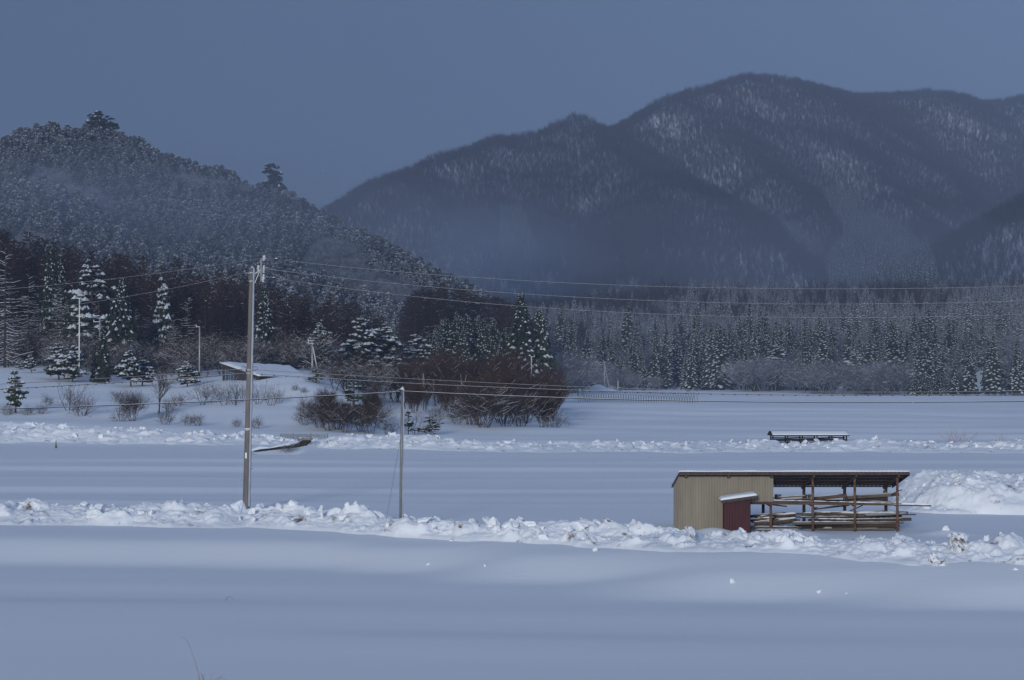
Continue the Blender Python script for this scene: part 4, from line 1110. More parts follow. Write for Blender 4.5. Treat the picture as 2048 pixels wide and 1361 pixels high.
def slab_snow(name, parent, off, c, thick, nx, ny, seed, mat_=None):
    """cushion of snow on a sloping quad c = four corners (front left, front right, back right, back left)"""
    b = MB(); c = [Vector(q) - off for q in c]; k = 0
    for top in (1, 0):
        for j in range(ny + 1):
            for i in range(nx + 1):
                u, v = i / nx, j / ny
                p = c[0].lerp(c[1], u).lerp(c[3].lerp(c[2], u), v)
                ed = min(u * nx, (nx - i), v * ny, (ny - j)); e_ = .45 if ed < .5 else (.9 if ed < 1.5 else 1.0)
                h = thick * e_ * (1 + .5 * float(noise(p.x * 1.7 + seed, p.y * 1.7, seed))) if top else .002
                b.v.append((p.x, p.y, p.z + h))
    w = nx + 1; tot = w * (ny + 1)
    for j in range(ny):
        for i in range(nx):
            q = j * w + i
            b.f.append((q, q + 1, q + 1 + w, q + w)); b.m.append(0)
            b.f.append((tot + q, tot + q + w, tot + q + 1 + w, tot + q + 1)); b.m.append(0)
    for i in range(nx):
        b.f.append((tot + i, tot + i + 1, i + 1, i)); b.m.append(0)
        q = ny * w + i; b.f.append((q, q + 1, tot + q + 1, tot + q)); b.m.append(0)
    for j in range(ny):
        q = j * w; b.f.append((q, q + w, tot + q + w, tot + q)); b.m.append(0)
        q = j * w + nx; b.f.append((q + w, q, tot + q, tot + q + w)); b.m.append(0)
    return part(name, b, mat_ or M['cap'], parent, True)
slab_snow('snow_cap', shed, S0, [(rx0 - .02, y0r - .02, rz(y0r) + .10), (rx1 + .02, y0r - .02, rz(y0r) + .10), (rx1 + .02, y1r, rz(y1r) + .10), (rx0 - .02, y1r, rz(y1r) + .10)], .11, 90, 14, 5)

# ---- red cabinet in front of the shed
CD = SD - .75
cx0, cx1 = PX(1449, CD), PX(1500, CD)
cab = thing('red_cabinet', 'small dark red corrugated lean-to cabinet with snowy sloping roof in front of the beige wall', 'cabinet', ((cx0 + cx1) / 2, CD, -.1))
C0 = Vector(((cx0 + cx1) / 2, CD, -.1))
ztl, ztr = PZ(1002.5, CD), PZ(996, CD)
S0_keep = S0; S0 = C0
part('front_panel', corrugated(cx0, cx1, -.4, lambda t: ztl + (ztr - ztl) * t, CD, .14, .022), M['red'], cab)
part('side_panel', corrugated(CD, SD - .03, -.4, ztl, cx0, .14, .018, 'y'), M['red'], cab)
part('side_panel', corrugated(CD, SD - .03, -.4, ztr, cx1, .14, -.018, 'y'), M['red'], cab)
S0 = S0_keep
def rc(x, y, z): return Vector((x, y, z)) - C0
ra, rb_ = PX(1442, CD), PX(1512, CD)
za, zb_ = PZ(1003.5, CD) + .03, PZ(992, CD)
b = MB(); mid = (Vector((ra, 0, za)) + Vector((rb_, 0, zb_))) / 2; ang = math.atan2(zb_ - za, rb_ - ra)
b.box(rc(mid.x, CD + .30, mid.z), (math.hypot(rb_ - ra, zb_ - za), .92, .05), Matrix.Rotation(-ang, 3, 'Y')); part('roof', b, M['roofmetal'], cab)
b = MB(); b.box(rc(mid.x, CD - .172, mid.z - .045), (math.hypot(rb_ - ra, zb_ - za), .02, .12), Matrix.Rotation(-ang, 3, 'Y')); part('fascia', b, M['redtrim'], cab)
slab_snow('snow_cap', cab, C0, [(ra - .05, CD - .20, za + .035), (rb_ + .02, CD - .20, zb_ + .035), (rb_ + .02, CD + .74, zb_ + .035), (ra - .05, CD + .74, za + .035)], .15, 20, 10, 9)

# ---- timber lying in the shed: every beam, board and log is a thing
def timber(name, label, a, b_, w, h, mat_, group=None, kind='beam', snow=.7):
    a, b_ = P(*a), P(*b_)
    mb = MB(); o0 = (a + b_) / 2
    if kind == 'log':
        d = b_ - a; pts = [a + d * t - o0 + Vector((0, 0, .012 * math.sin(7 * t + a.x))) for t in (0, .25, .5, .75, 1)]
        mb.tube(pts, [w * .5, w * .52, w * .5, w * .47, w * .44], 8)
    else: mb.beam(a - o0, b_ - o0, w, h)
    me = mb.mesh(name, [mat_], kind == 'log')
    o = tag(obj(name, me), label, name, group); o.location = o0
    if snow:
        sb = MB(); d = b_ - a; n = max(6, int(d.length / .16)); t0, t1 = (0.0, 1.0) if snow >= 1 else (rnd.uniform(0, .15), rnd.uniform(.75, 1))
        le, ce, ri = [], [], []
        dep = (w * .42 if kind == 'log' else w * .5)
        for i in range(n + 1):
            t = t0 + (t1 - t0) * i / n; p = a + d * t - o0; hh = (h * .5 if kind != 'log' else w * .46)
            e = .03 * (.6 + rnd.random() * .8) * (0.2 if i in (0, n) else 1)
            le.append(p + Vector((0, -dep, hh - (.01 if kind != 'log' else .04)))); ri.append(p + Vector((0, dep, hh - (.01 if kind != 'log' else .04)))); ce.append(p + Vector((0, 0, hh + e)))
        sb.quadstrip(le, ce, 0); sb.quadstrip(ce, ri, 0)
        part('snow_cover', sb, M['cap'], o, True)
    return o
W, W2, W3, LB = M['wood'], M['wood2'], M['wood3'], M['logbark']
rnd.seed(21)
timber('pole', 'very long snow-topped pole lying on the shelf and sticking far out right of the shed', (1503, 1001.5, 84.15), (1861, 1011, 84.0), .10, .1, W, kind='log', snow=1)
timber('board', 'thin brown board lying on the shelf right beside the beige wall', (1546, 996, 85.2), (1622, 991, 85.2), .16, .05, W)
timber('board', 'grey board under the thin brown one on the shelf beside the beige wall', (1552, 1000, 84.9), (1614, 997, 84.9), .2, .05, W2)
timber('beam', 'thick brown beam on the shelf in the middle bay', (1628, 997.5, 85.3), (1692, 991, 85.3), .2, .16, W)
timber('beam', 'wide snowy channel beam on the shelf between the two right posts', (1693, 995, 85.0), (1780, 990, 85.0), .3, .14, W2, snow=1)
timber('beam', 'black beam under the wide snowy channel beam', (1690, 1000.5, 85.2), (1774, 997.5, 85.2), .24, .15, W3, snow=0)
timber('board', 'snow-covered board lowest on the right part of the shelf', (1702, 1004, 84.7), (1778, 1004.5, 84.7), .34, .05, W2, snow=1)
timber('beam', 'dark beam end above the shelf at the right-hand rear post', (1778, 990, 85.6), (1797, 989, 85.6), .16, .14, W)
timber('stick', 'stick pointing up right out of the shelf end', (1778, 990, 85.2), (1803, 979.5, 85.0), .05, .05, W3, snow=0)
timber('stick', 'slanting thin stick below the shelf in the right bay', (1697, 1023, 85.4), (1724, 1011, 85.0), .045, .045, W3, snow=0)
timber('stick', 'dark rising stick hung below the shelf in the middle bay', (1626, 1018.5, 84.6), (1697, 1010.5, 85.0), .07, .07, W3, snow=.6)
timber('stick', 'second thin stick beneath the dark rising one in the middle bay', (1626, 1016, 85.0), (1680, 1012, 85.4), .05, .05, W, snow=0)
timber('stick', 'short dark stick hanging under the shelf below the beige wall corner', (1540, 1009, 84.5), (1573, 1013, 84.3), .06, .06, W3, snow=0)
for px, lab in ((1552, 'left of two short dark wooden blocks on the shelf beside the beige wall'), (1559, 'right of two short wooden blocks on the shelf beside the beige wall'), (1610, 'left wooden block on the shelf at the second rear post'), (1618, 'right wooden block on the shelf at the second rear post'), (1689, 'wooden block at the left end of the wide channel beam'), (1769, 'wooden block standing on the right end of the wide channel beam')):
    p = P(px, 994.5 if px < 1640 else (997 if px < 1700 else 986.5), 85.4)
    mb = MB(); mb.box((0, 0, 0), (.13, .16, .26), Matrix.Rotation(rnd.uniform(-.1, .1), 3, 'Y')); me = mb.mesh('wood_block', [W3 if px in (1552, 1610) else W2])
    o = tag(obj('wood_block', me), lab, 'wood block', 'short wooden blocks on the shelf'); o.location = p
timber('log', 'thick bark-covered snowy log in the lower stack behind the second post', (1533, 1047, 84.7), (1592, 1039.5, 84.7), .27, .27, LB, kind='log', snow=1)
timber('log', 'log lying across the top of the thick bark-covered one', (1520, 1035, 85.3), (1590, 1029, 85.3), .18, .18, LB, kind='log', snow=1)
timber('log', 'short log poking out beside the red cabinet', (1501, 1041, 84.8), (1546, 1036, 84.9), .12, .12, W, kind='log', snow=1)
timber('beam', 'brown beam crossing the rear of the lower left bay', (1500, 1033, 86), (1570, 1027, 86), .14, .12, W)
timber('board', 'low board lying on the snow right of the red cabinet', (1501, 1054, 84.4), (1602, 1054.5, 84.2), .2, .06, W)
timber('board', 'snow-covered board lying lowest right of the red cabinet', (1510, 1060, 83.9), (1600, 1060, 83.7), .26, .06, W2, snow=1)
timber('board', 'lifted brown board topping the lower stack in the right bay', (1697, 1027.5, 85.4), (1772, 1021.5, 85.4), .18, .05, W)
timber('board', 'wide snow-laden sheet lying over the right end of the lower stack', (1728, 1030.5, 84.7), (1812, 1026.5, 84.7), .9, .04, W2, snow=1)
timber('stick', 'stick end poking out at the far right of the lower stack', (1780, 1029.5, 84.6), (1831, 1029, 84.4), .05, .05, W3, snow=.6)
timber('beam', 'dark square beam ending in the open right of the last post', (1690, 1041.5, 84.3), (1821, 1038.5, 84.3), .2, .13, W3, snow=.8)
timber('beam', 'long grey beam low in the stack running through both right bays', (1584, 1046.5, 84.2), (1806, 1045, 84.25), .16, .11, W2, snow=1)
for i in range(48):
    lv = i % 12; y = 1026 + lv * 2.95 + rnd.uniform(-.8, .8)
    a = 1588 + rnd.uniform(0, 110); b_ = a + rnd.uniform(70, 175); b_ = min(b_, 1812 - lv * 1.6 + rnd.uniform(-14, 4))
    d = 84.25 + rnd.uniform(.05, 1.9); k = 'log' if i % 4 == 1 else 'beam'
    w = rnd.uniform(.10, .2)
    timber('log' if k == 'log' else 'board', ('thin round log' if k == 'log' else 'weathered board') + ' among the many lying in the lower snow-dusted stack of the shed', (a, y, d), (b_, y + rnd.uniform(-2, .8), d + rnd.uniform(-.15, .15)), w, rnd.uniform(.05, .1), rnd.choice([W, W3, W2, W3, LB]),
           'logs of the lower stack' if k == 'log' else 'boards of the lower stack', k, .9 if i % 3 == 0 else .5 * (i % 2))
for i in range(10):
    d = 84.6 + rnd.uniform(0, 1.6); a = 1500 + rnd.uniform(0, 20); y = 1036 + rnd.uniform(-4, 16)
    timber('board', 'broken board in the jumble between the red cabinet and second post', (a, y, d), (a + rnd.uniform(35, 90), y + rnd.uniform(-6, 3), d), .12, .05, rnd.choice([W, W3, W2]), 'broken boards beside the cabinet', snow=.6)

# ------------------------------------------------------------------ poles and cables
def ring(mb, c, r, h, sides=12, mi=0): mb.tube([c - Vector((0, 0, h / 2)), c + Vector((0, 0, h / 2))], r, sides, mi)
PD = 95.5
bx, tx = PX(493, PD), PX(503.5, PD)
pole = thing('utility_pole', 'tall brownish concrete utility pole with snow stuck to its right side', 'utility pole', (bx, PD, gz(bx, PD)))
O = Vector((bx, PD, gz(bx, PD)))
topz = PZ(536, PD) - O.z
def axis(z): return Vector(((tx - bx) * z / topz, 0, z))
def prad(z): return .195 + (.126 - .195) * z / topz
b = MB(); zs = np.linspace(-.6, topz, 14); b.tube([axis(z) for z in zs], [prad(z) for z in zs], 20); part('shaft', b, M['concrete'], pole, True)
# wind-packed snow on the windward side
b = MB(); zs = np.linspace(.25, topz + .0, 90); rows = []
for z in zs:
    row = []
    for k in range(7):
        t = R(-46 + 84 * k / 6) + R(-4) ; e = (0.002 if k in (0, 6) else .028) * (.7 + .9 * float(noise(z * 2.3, k * .7, 77) + .5))
        wgt = 1 + .12 * float(noise(z * 6, 0, 78))
        r = prad(z) + e
        row.append(axis(z) + Vector((math.cos(t) * r, math.sin(t) * r * 1.0, 0)) * wgt if k not in (0, 6) else axis(z) + Vector((math.cos(t) * r, math.sin(t) * r, 0)))
    rows.append(row)
for i in range(len(rows) - 1): b.quadstrip(rows[i], rows[i + 1], 0)
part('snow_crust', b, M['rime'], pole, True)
b = MB(); b.dome(axis(topz) , Vector((1, 0, 0)), .15, .15, .10, 0, 10); part('snow_cap', b, M['cap'], pole, True)
for y_ in (546, 563, 740, 747, 860):
    b = MB(); z = PZ(y_, PD) - O.z; ring(b, axis(z), prad(z) + .022, .07); part('band', b, M['steel'], pole)
b = MB(); z = PZ(859, PD) - O.z; ring(b, axis(z), prad(z) + .012, .11, 16); part('white_band', b, M['plate'], pole)
b = MB(); z = PZ(911, PD) - O.z; b.box(axis(z) + Vector((-.05, -prad(z) - .015, 0)), (.09, .012, .30)); part('plate', b, M['plate'], pole)
for k in range(13):
    y_ = 690 + k * 22.5; z = PZ(y_, PD) - O.z; s = 1 if k % 2 else -1
    b = MB(); b.tube([axis(z) + Vector((s * (prad(z) - .02), 0, 0)), axis(z) + Vector((s * (prad(z) + .13), 0, 0))], .014, 6); part('step_bolt', b, M['galv'], pole)
def PP(px, y_, dd=0): return P(px, y_, PD + dd) - O
b = MB(); b.tube([PP(508, 549), PP(513, 546), PP(520, 541.5), PP(523, 538)], .055, 8); part('arm', b, M['steel'], pole, True)
b = MB(); b.tube([PP(509, 567), PP(518, 545)], .025, 6); part('arm_brace', b, M['steel'], pole)
b = MB(); b.tube([PP(522, 517), PP(522, 563)], .038, 8); part('riser_bar', b, M['steel'], pole)
def insulator(p, parent, s=1.0):
    b = MB(); q = Vector(p)
    for k in range(4): ring(b, q + Vector((0, 0, (k - 1.5) * .07 * s)), (.085 if k % 2 == 0 else .06) * s, .05 * s, 10)
    i_ = part('insulator', b, M['porcelain'], parent)
    b = MB(); b.tube([q - Vector((.14 * s, 0, .02)), q + Vector((0, 0, -.02))], .02, 6); part('insulator_pin', b, M['galv'], parent)
    b = MB(); b.dome(q + Vector((0, 0, .16 * s)), Vector((1, 0, 0)), .09 * s, .09 * s, .06, 0, 8); part('snow_cap', b, M['cap'], parent, True)
for px, y_ in ((527, 517.5), (527.5, 537), (527, 541.5), (527, 555), (526, 560)): insulator(PP(px, y_), pole, .8)
insulator(PP(516.5, 537), pole, .9)
b = MB(); b.tube([PP(529.5, 519), PP(529.5, 511)], .03, 6); part('lightning_rod', b, M['steel'], pole)
b = MB(); b.tube([PP(516.5, 533), PP(516.8, 530)], .035, 8); part('cutout_cap', b, M['black'], pole)
b = MB(); b.box(PP(495, 741), (.16, .2, .16)); part('clamp', b, M['black'], pole)
b = MB(); b.beam(PP(501, 744), PP(512, 748), .05, .06); part('cable_bracket', b, M['steel'], pole)
for a_ in (-1, 1):
    b = MB(); zz = PZ(735, PD) - O.z
    b.tube([axis(zz) + Vector((a_ * .15, -.05, 0)), axis(zz) + Vector((a_ * .40, -.12, .03)), axis(zz) + Vector((a_ * .45, -.12, -.12)), axis(zz) + Vector((a_ * .2, -.1, -.2))], .012, 5); part('cable_loop', b, M['black'], pole)

def cable(name, label, pts, r, snow=True, beads=0, group=None, order=2, n=60, snowr=.4, cat='cable'):
    """hanging wire through measured points (px, row, distance)"""
    a = np.array(pts, float)
    co = np.polyfit(a[:, 0], a[:, 1], order) if len(pts) > order else np.polyfit(a[:, 0], a[:, 1], 1)
    px = np.linspace(a[0, 0], a[-1, 0], n); yy = np.polyval(co, px)
    # keep both ends exactly on their fittings
    yy += np.interp(px, [px[0], px[-1]], [a[0, 1] - yy[0], a[-1, 1] - yy[-1]]) if len(pts) <= 4 else np.interp(px, a[:, 0], a[:, 1] - np.polyval(co, a[:, 0]))
    dd = np.interp(px, a[:, 0], a[:, 2]) if a[0, 0] < a[-1, 0] else np.interp(-px, -a[:, 0], a[:, 2])
    P3 = [P(p, q, d_) for p, q, d_ in zip(px, yy, dd)]
    b = MB(); b.tube(P3, r, 5)
    o = tag(obj(name, b.mesh(name, [M['black']], True)), label, cat, group)
    if snow:
        sb = MB(); sb.tube([p + Vector((0, 0, r * .95)) for p in P3], r * snowr, 4); part('snow_cover', sb, M['cap'], o, True)
    if beads:
        tot = abs(px[-1] - px[0]); k = int(tot / beads)
        for i in range(k):
            t = (i + .5) / k * (n - 1); j = int(t); p = P3[j].lerp(P3[min(j + 1, n - 1)], t - j)
            bb = MB(); bb.box(p - Vector((0, 0, r)), (.09, .04, .05)); part('hanger', bb, M['black'], o)
    return o
PW = 'power lines on the concrete pole'
cable('power_line', 'uppermost power line running right from the concrete pole', [(528, 517, PD), (1100, 565, 93), (1600, 578.5, 91), (2048, 573.5, 89), (2500, 555, 87)], .012, order=3)
cable('power_line', 'middle of three power lines running right from the concrete pole', [(528, 538, PD), (1100, 592, 93), (1600, 609, 91), (2048, 603, 89), (2500, 584, 87)], .012, order=3)
cable('power_line', 'lowest of three power lines running right from the concrete pole', [(528, 554, PD), (1100, 617.5, 93), (1600, 636, 91), (2048, 630, 89), (2500, 610, 87)], .012, order=3)
cable('power_line', 'upper power line running left from the concrete pole', [(522, 518, PD), (293, 549, 96), (0, 581, 97), (-500, 600, 99)], .010)
cable('power_line', 'lower power line running left from the concrete pole', [(520, 538, PD), (209, 604, 96), (0, 626, 97), (-500, 650, 99)], .010)
cable('telephone_cable', 'upper thin telephone cable running left from the middle of the concrete pole', [(492, 739, PD), (226, 755, 95.5), (0, 770, 96), (-500, 785, 97)], .013)
cable('telephone_cable', 'beaded telephone cable running left from the middle of the concrete pole', [(492, 747, PD), (300, 762, 95.5), (0, 778, 96), (-500, 796, 97)], .018, beads=17)
cable('telephone_cable', 'upper thin telephone cable running right from the middle of the concrete pole', [(498, 739, PD), (895, 762, 94), (1149, 774, 93), (1480, 783, 92), (1800, 785, 91), (2048, 782, 90), (2500, 766, 89)], .012, order=3)
cable('telephone_cable', 'beaded telephone cable running right from the middle of the concrete pole', [(512, 748, PD), (874, 770, 94), (1149, 781, 93), (1480, 789, 92), (1800, 791, 91), (2048, 789, 90), (2500, 775, 89)], .015, beads=24, order=3)
SPD = 85.0
cable('cable', 'cable running left from the top of the slim steel pole', [(800, 784, SPD), (500, 800, 87), (0, 818, 90), (-500, 828, 93)], .022)
cable('cable', 'snow-topped cable running right from the top of the slim steel pole', [(806, 783, SPD), (1149, 797, 83), (1480, 804, 82), (2048, 803, 80), (2500, 793, 79)], .022, order=3)
for px, y_, lab in ((552, 518.5, 'snow-capped black sleeve on the uppermost power line right of the pole'), (547, 556.5, 'snow-capped black sleeve on the lowest power line right of the pole')):
    p = P(px, y_, PD - .1); o = thing('line_sleeve', lab, 'cable sleeve', p)
    b = MB(); b.tube([(-.11, 0, -.02), (.11, 0, -.035)], [.05, .04], 8); b.box((0, 0, -.06), (.07, .05, .06)); part('sleeve', b, M['black'], o)
    b = MB(); b.dome((0, 0, .03), Vector((1, 0, 0)), .12, .06, .05, 0, 8); part('snow_cap', b, M['cap'], o, True)

sx_ = PX(803, SPD)
sp = thing('steel_pole', 'slim grey steel pole with snowy top in front of the thicket', 'pole', (sx_, SPD, gz(sx_, SPD)))
SO = Vector((sx_, SPD, gz(sx_, SPD))); sh = PZ(779, SPD) - SO.z
b = MB(); b.tube([(-.03, 0, -.6), (0, 0, sh * .5), (.05, 0, sh)], [.085, .075, .062], 16); part('shaft', b, M['galv'], sp, True)
b = MB(); b.dome((.05, 0, sh + .02), Vector((1, 0, 0)), .13, .12, .13, 0, 10); part('snow_cap', b, M['cap'], sp, True)
b = MB(); b.tube([(-.28, 0, sh - .10), (-.05, 0, sh + .01), (.05, 0, sh - .02)], .03, 8); part('bracket', b, M['galv'], sp)
rows = []; b = MB()
for z in np.linspace(.2, sh, 60):
    row = []
    for k in range(5):
        t = R(-10 + 50 * k / 4 - 35); e = .001 if k in (0, 4) else .016 * (.6 + float(noise(z * 3, k, 90) + .5))
        r = .085 - .023 * z / sh + e; row.append(Vector((-.03 + .08 * z / sh + math.cos(t) * r, math.sin(t) * r, z)))
    rows.append(row)
for i in range(len(rows) - 1): b.quadstrip(rows[i], rows[i + 1], 0)
part('snow_crust', b, M['rime'], sp, True)
g0, g1_ = P(802, 872, SPD) , P(766, 1080, 84.0)
b = MB(); b.tube([g0, g1_], .008, 4); tag(obj('guy_wire', b.mesh('guy_wire', [M['galv']])), 'thin stay wire slanting down left of the slim steel pole', 'wire')

# far poles
def far_pole(px, d, ytop, ybot, label, r=.13, arms=(), brace=None):
    x = PX(px, d); zb = PZ(ybot, d); o = thing('utility_pole', label, 'utility pole', (x, d, zb)); h = PZ(ytop, d) - zb
    b = MB(); b.tube([(0, 0, -2.5), (0, 0, h)], [r, r * .75], 8); part('shaft', b, M['plate'] if r < .12 else M['steel'], o, True)
    for y_, l_, r_ in arms:
        z = PZ(y_, d) - zb; b = MB(); b.beam((-l_, -.1, z), (r_, -.1, z), .09, .09); part('crossarm', b, M['steel'], o)
        for q in (-l_, r_):
            if abs(q) > .3: b = MB(); b.tube([(q * .95, -.1, z), (q * .95, -.1, z + .3)], .06, 6); part('insulator', b, M['porcelain'], o)
    if brace:
        b = MB(); b.tube([(.1, 0, h * .86), (brace, 0, -.8)], .09, 6); part('brace', b, M['steel'], o)
    return o
far_pole(158.5, 258, 596, 700, 'thin pole with two small crossarms in front of the big layered pine', .10, ((597, .3, .1), (634, .25, .5)))
far_pole(199.5, 264, 636, 690, 'short pole top with side bracket peeking over the slim dark cedar', .15, ((632, .9, 0), (644, .9, 0)))
far_pole(399, 262, 653, 735, 'plain pale pole standing left of the barn', .12, ((654, .5, 0),))
far_pole(624.5, 258, 686, 748, 'pole with a slanted brace right of the barn', .13, ((682, .6, .2), (687, .6, .2)), 1.0)
far_pole(1063, 300, 713, 765, 'thin pale pole above the right end of the thicket', .11, ((714, .2, .5),))
far_pole(1127, 500, 712, 745, 'thin far pole among the frosted trees left of the hoop frame', .14)
far_pole(1209, 560, 723, 772, 'far pole with long left crossarms and slanted brace behind the hoop frame', .17, ((725, 2.2, .3), (729, 2.0, .2)), 1.4)
far_pole(1236, 560, 762, 776, 'short far post with snow cap right of the braced far pole', .35)
for lab, pts in (('upper far line between the plain pale pole and the wood at left', [(399, 656, 262), (300, 653, 262), (205, 645, 264)]), ('lower far line between the plain pale pole and the wood at left', [(399, 660, 262), (300, 657, 262), (205, 650, 264)]),
                 ('upper far line left of the braced pole beside the barn', [(618, 683, 258), (540, 685, 259), (399, 672, 262)]), ('lower far line left of the braced pole beside the barn', [(618, 688, 258), (540, 690, 259), (399, 678, 262)]),
                 ('faint far line running to the left picture edge', [(158, 684, 258), (60, 682, 258), (-200, 676, 258)])):
    cable('power_line', lab, pts, .022, False, n=20)

# ------------------------------------------------------------------ barn, huts, rack, hoops, guard rail, ditch
def poly_part(name, parent, O_, faces_pts, mat_):
    b = MB()
    for f in faces_pts:
        k = len(b.v); b.v += [tuple(Vector(p) - O_) for p in f]; b.f.append(tuple(range(k, k + len(f)))); b.m.append(0)
    return part(name, b, mat_, parent)
HL, HR, LR, LL = P(439, 727, 250), P(579, 734, 262), P(619, 756, 246), P(517, 753, 235)
barn = thing('barn', 'low barn with one big snow-covered sloping roof behind the concrete pole', 'barn', (LL.x, LL.y, LL.z - 2.2)); BO = Vector(barn.location)
dn = Vector((0, 0, -4))
ins = lambda p, c, f=.06: p.lerp(c, f)
cen = (HL + HR + LR + LL) / 4
a, b4, c4, d4 = [ins(p, cen) for p in (HL, HR, LR, LL)]
for nm, q in (('end_wall', (d4, a)), ('front_wall', (c4, d4)), ('back_wall', (a, b4)), ('far_wall', (b4, c4))):
    poly_part(nm, barn, BO, [[q[0] + dn * 1.0, q[1] + dn * 1.4, q[1] - Vector((0, 0, .12)), q[0] - Vector((0, 0, .12))]], M['barnwall'])
roof_t = Vector((0, 0, .14))
poly_part('roof', barn, BO, [[HL, HR, LR, LL], [HL - roof_t, LL - roof_t, LR - roof_t, HR - roof_t], [HL, LL, LL - roof_t, HL - roof_t], [LL, LR, LR - roof_t, LL - roof_t], [LR, HR, HR - roof_t, LR - roof_t], [HR, HL, HL - roof_t, HR - roof_t]], M['roofmetal'])
slab_snow('snow_cap', barn, BO, [LL + Vector((0, 0, .02)), LR + Vector((0, 0, .02)), HR + Vector((0, 0, .02)), HL + Vector((0, 0, .02))], .38, 24, 12, 3)
wd = (d4 - a); wn_ = Vector((wd.y, -wd.x, 0)).normalized()
if wn_.x > 0: wn_ = -wn_
for f0, f1 in ((.10, .20), (.24, .34)):
    p0, p1 = a + wd * f0, a + wd * f1
    q = [p0 + Vector((0, 0, -2.3)), p1 + Vector((0, 0, -2.1)), p1 + Vector((0, 0, -.75)), p0 + Vector((0, 0, -.75))]
    w_ = poly_part('window', barn, BO, [[v + wn_ * .05 for v in q]], M['bluepane'])
    fb = MB()
    for i in range(4): fb.beam(q[i] + wn_ * .08 - BO, q[(i + 1) % 4] + wn_ * .08 - BO, .08, .08)
    part('frame', fb, M['bluewall'], w_)

def gable_hut(name, label, px0, px1, yeave, yapex, ybase, d, depth, wall, snow=.3, cat='hut', door=True):
    x0, x1 = PX(px0, d), PX(px1, d); xm = (x0 + x1) / 2; ze, za, zb = PZ(yeave, d), PZ(yapex, d), PZ(ybase, d) - 1.0
    o = thing(name, label, cat, (xm, d, zb)); O_ = Vector((xm, d, zb)); ov = .45
    poly_part('front_wall', o, O_, [[(x0, d, zb), (x1, d, zb), (x1, d, ze), (xm, d, za - .05), (x0, d, ze)]], wall)
    poly_part('back_wall', o, O_, [[(x1, d + depth, zb), (x0, d + depth, zb), (x0, d + depth, ze), (xm, d + depth, za - .05), (x1, d + depth, ze)]], wall)
    for xx in (x0, x1): poly_part('side_wall', o, O_, [[(xx, d, zb), (xx, d + depth, zb), (xx, d + depth, ze), (xx, d, ze)]], wall)
    sl = (za - ze) / (xm - x0)
    for s in (-1, 1):
        xe = x0 - ov if s < 0 else x1 + ov; zee = ze - sl * ov
        up = .06; t = Vector((0, 0, .12))
        A, B, C, D_ = Vector((xe, d - ov, zee + up)), Vector((xm, d - ov, za + up)), Vector((xm, d + depth + ov, za + up)), Vector((xe, d + depth + ov, zee + up))
        r_ = poly_part('roof', o, O_, [[A, B, C, D_], [A - t, D_ - t, C - t, B - t], [A, A - t, B - t, B], [D_, C, C - t, D_ - t], [A, D_, D_ - t, A - t]], M['roofmetal'])
        up2 = Vector((0, 0, .015))
        slab_snow('snow_cap', o, O_, [A + up2, B + up2, C + up2, D_ + up2] if s < 0 else [B + up2, A + up2, D_ + up2, C + up2], snow, 8, 8, 4 + s)
    if door:
        b = MB(); b.box(Vector((xm + .3, d - .03, zb + 1.9)) - O_, (1.1, .05, 1.9)); part('door', b, M['bluewall'], o)
    return o
gable_hut('hut', 'small pale blue gabled hut under the far cedars at the field edge', 1406, 1438, 774.5, 769, 783, 585, 5, M['bluewall'])
# long blue-roofed hut
d = 470; x0, x1 = PX(1108, d), PX(1149, d); zb, zt2 = PZ(779, d) - .5, PZ(766, d)
bh = thing('blue_hut', 'low blue hut with snowy roof at the right tip of the thicket', 'hut', (x0, d, zb)); O_ = Vector((x0, d, zb))
b = MB(); b.box(Vector(((x0 + x1) / 2, d + 1.5, (zb + zt2) / 2)) - O_, (x1 - x0, 3, zt2 - zb)); part('walls', b, M['bluepane'], bh)
b = MB()
for i in range(9): b.box(Vector((x0 + (x1 - x0) * (i + .5) / 9, d - .02, (zb + zt2) / 2)) - O_, (.06, .05, zt2 - zb)); 
part('wall_ribs', b, M['bluewall'], bh)
b = MB(); b.box(Vector(((x0 + x1) / 2, d + 1.5, zt2 + .08)) - O_, (x1 - x0 + .5, 3.6, .12)); part('roof', b, M['bluewall'], bh)
slab_snow('snow_cap', bh, O_, [(x0 - .2, d - .25, zt2 + .145), (x1 + .2, d - .25, zt2 + .145), (x1 + .2, d + 3.2, zt2 + .145), (x0 - .2, d + 3.2, zt2 + .145)], .4, 14, 8, 2)
# snow-covered stack right of it
d = 520; xs_ = np.linspace(PX(1178, d), PX(1232, d), 40); ys_ = np.linspace(d - 3, d + 4, 24)
AX, AY = np.meshgrid(xs_, ys_); c_ = PX(1196, d)
AZ = ground_z(AX, AY) + np.maximum(1.9 * np.clip(1 - ((AX - c_) / 3.0) ** 2 - ((AY - d) / 3) ** 2, 0, 1) ** .6, .9 * np.clip(1 - ((AX - c_ - 2.8) / 3) ** 2 - ((AY - d) / 3) ** 2, 0, 1)) - .1
tag(obj('snow_mound', grid_mesh('snow_mound', AX, AY, AZ, M['cap'])), 'rounded snow mound beside the braced far pole', None, None, 'structure')

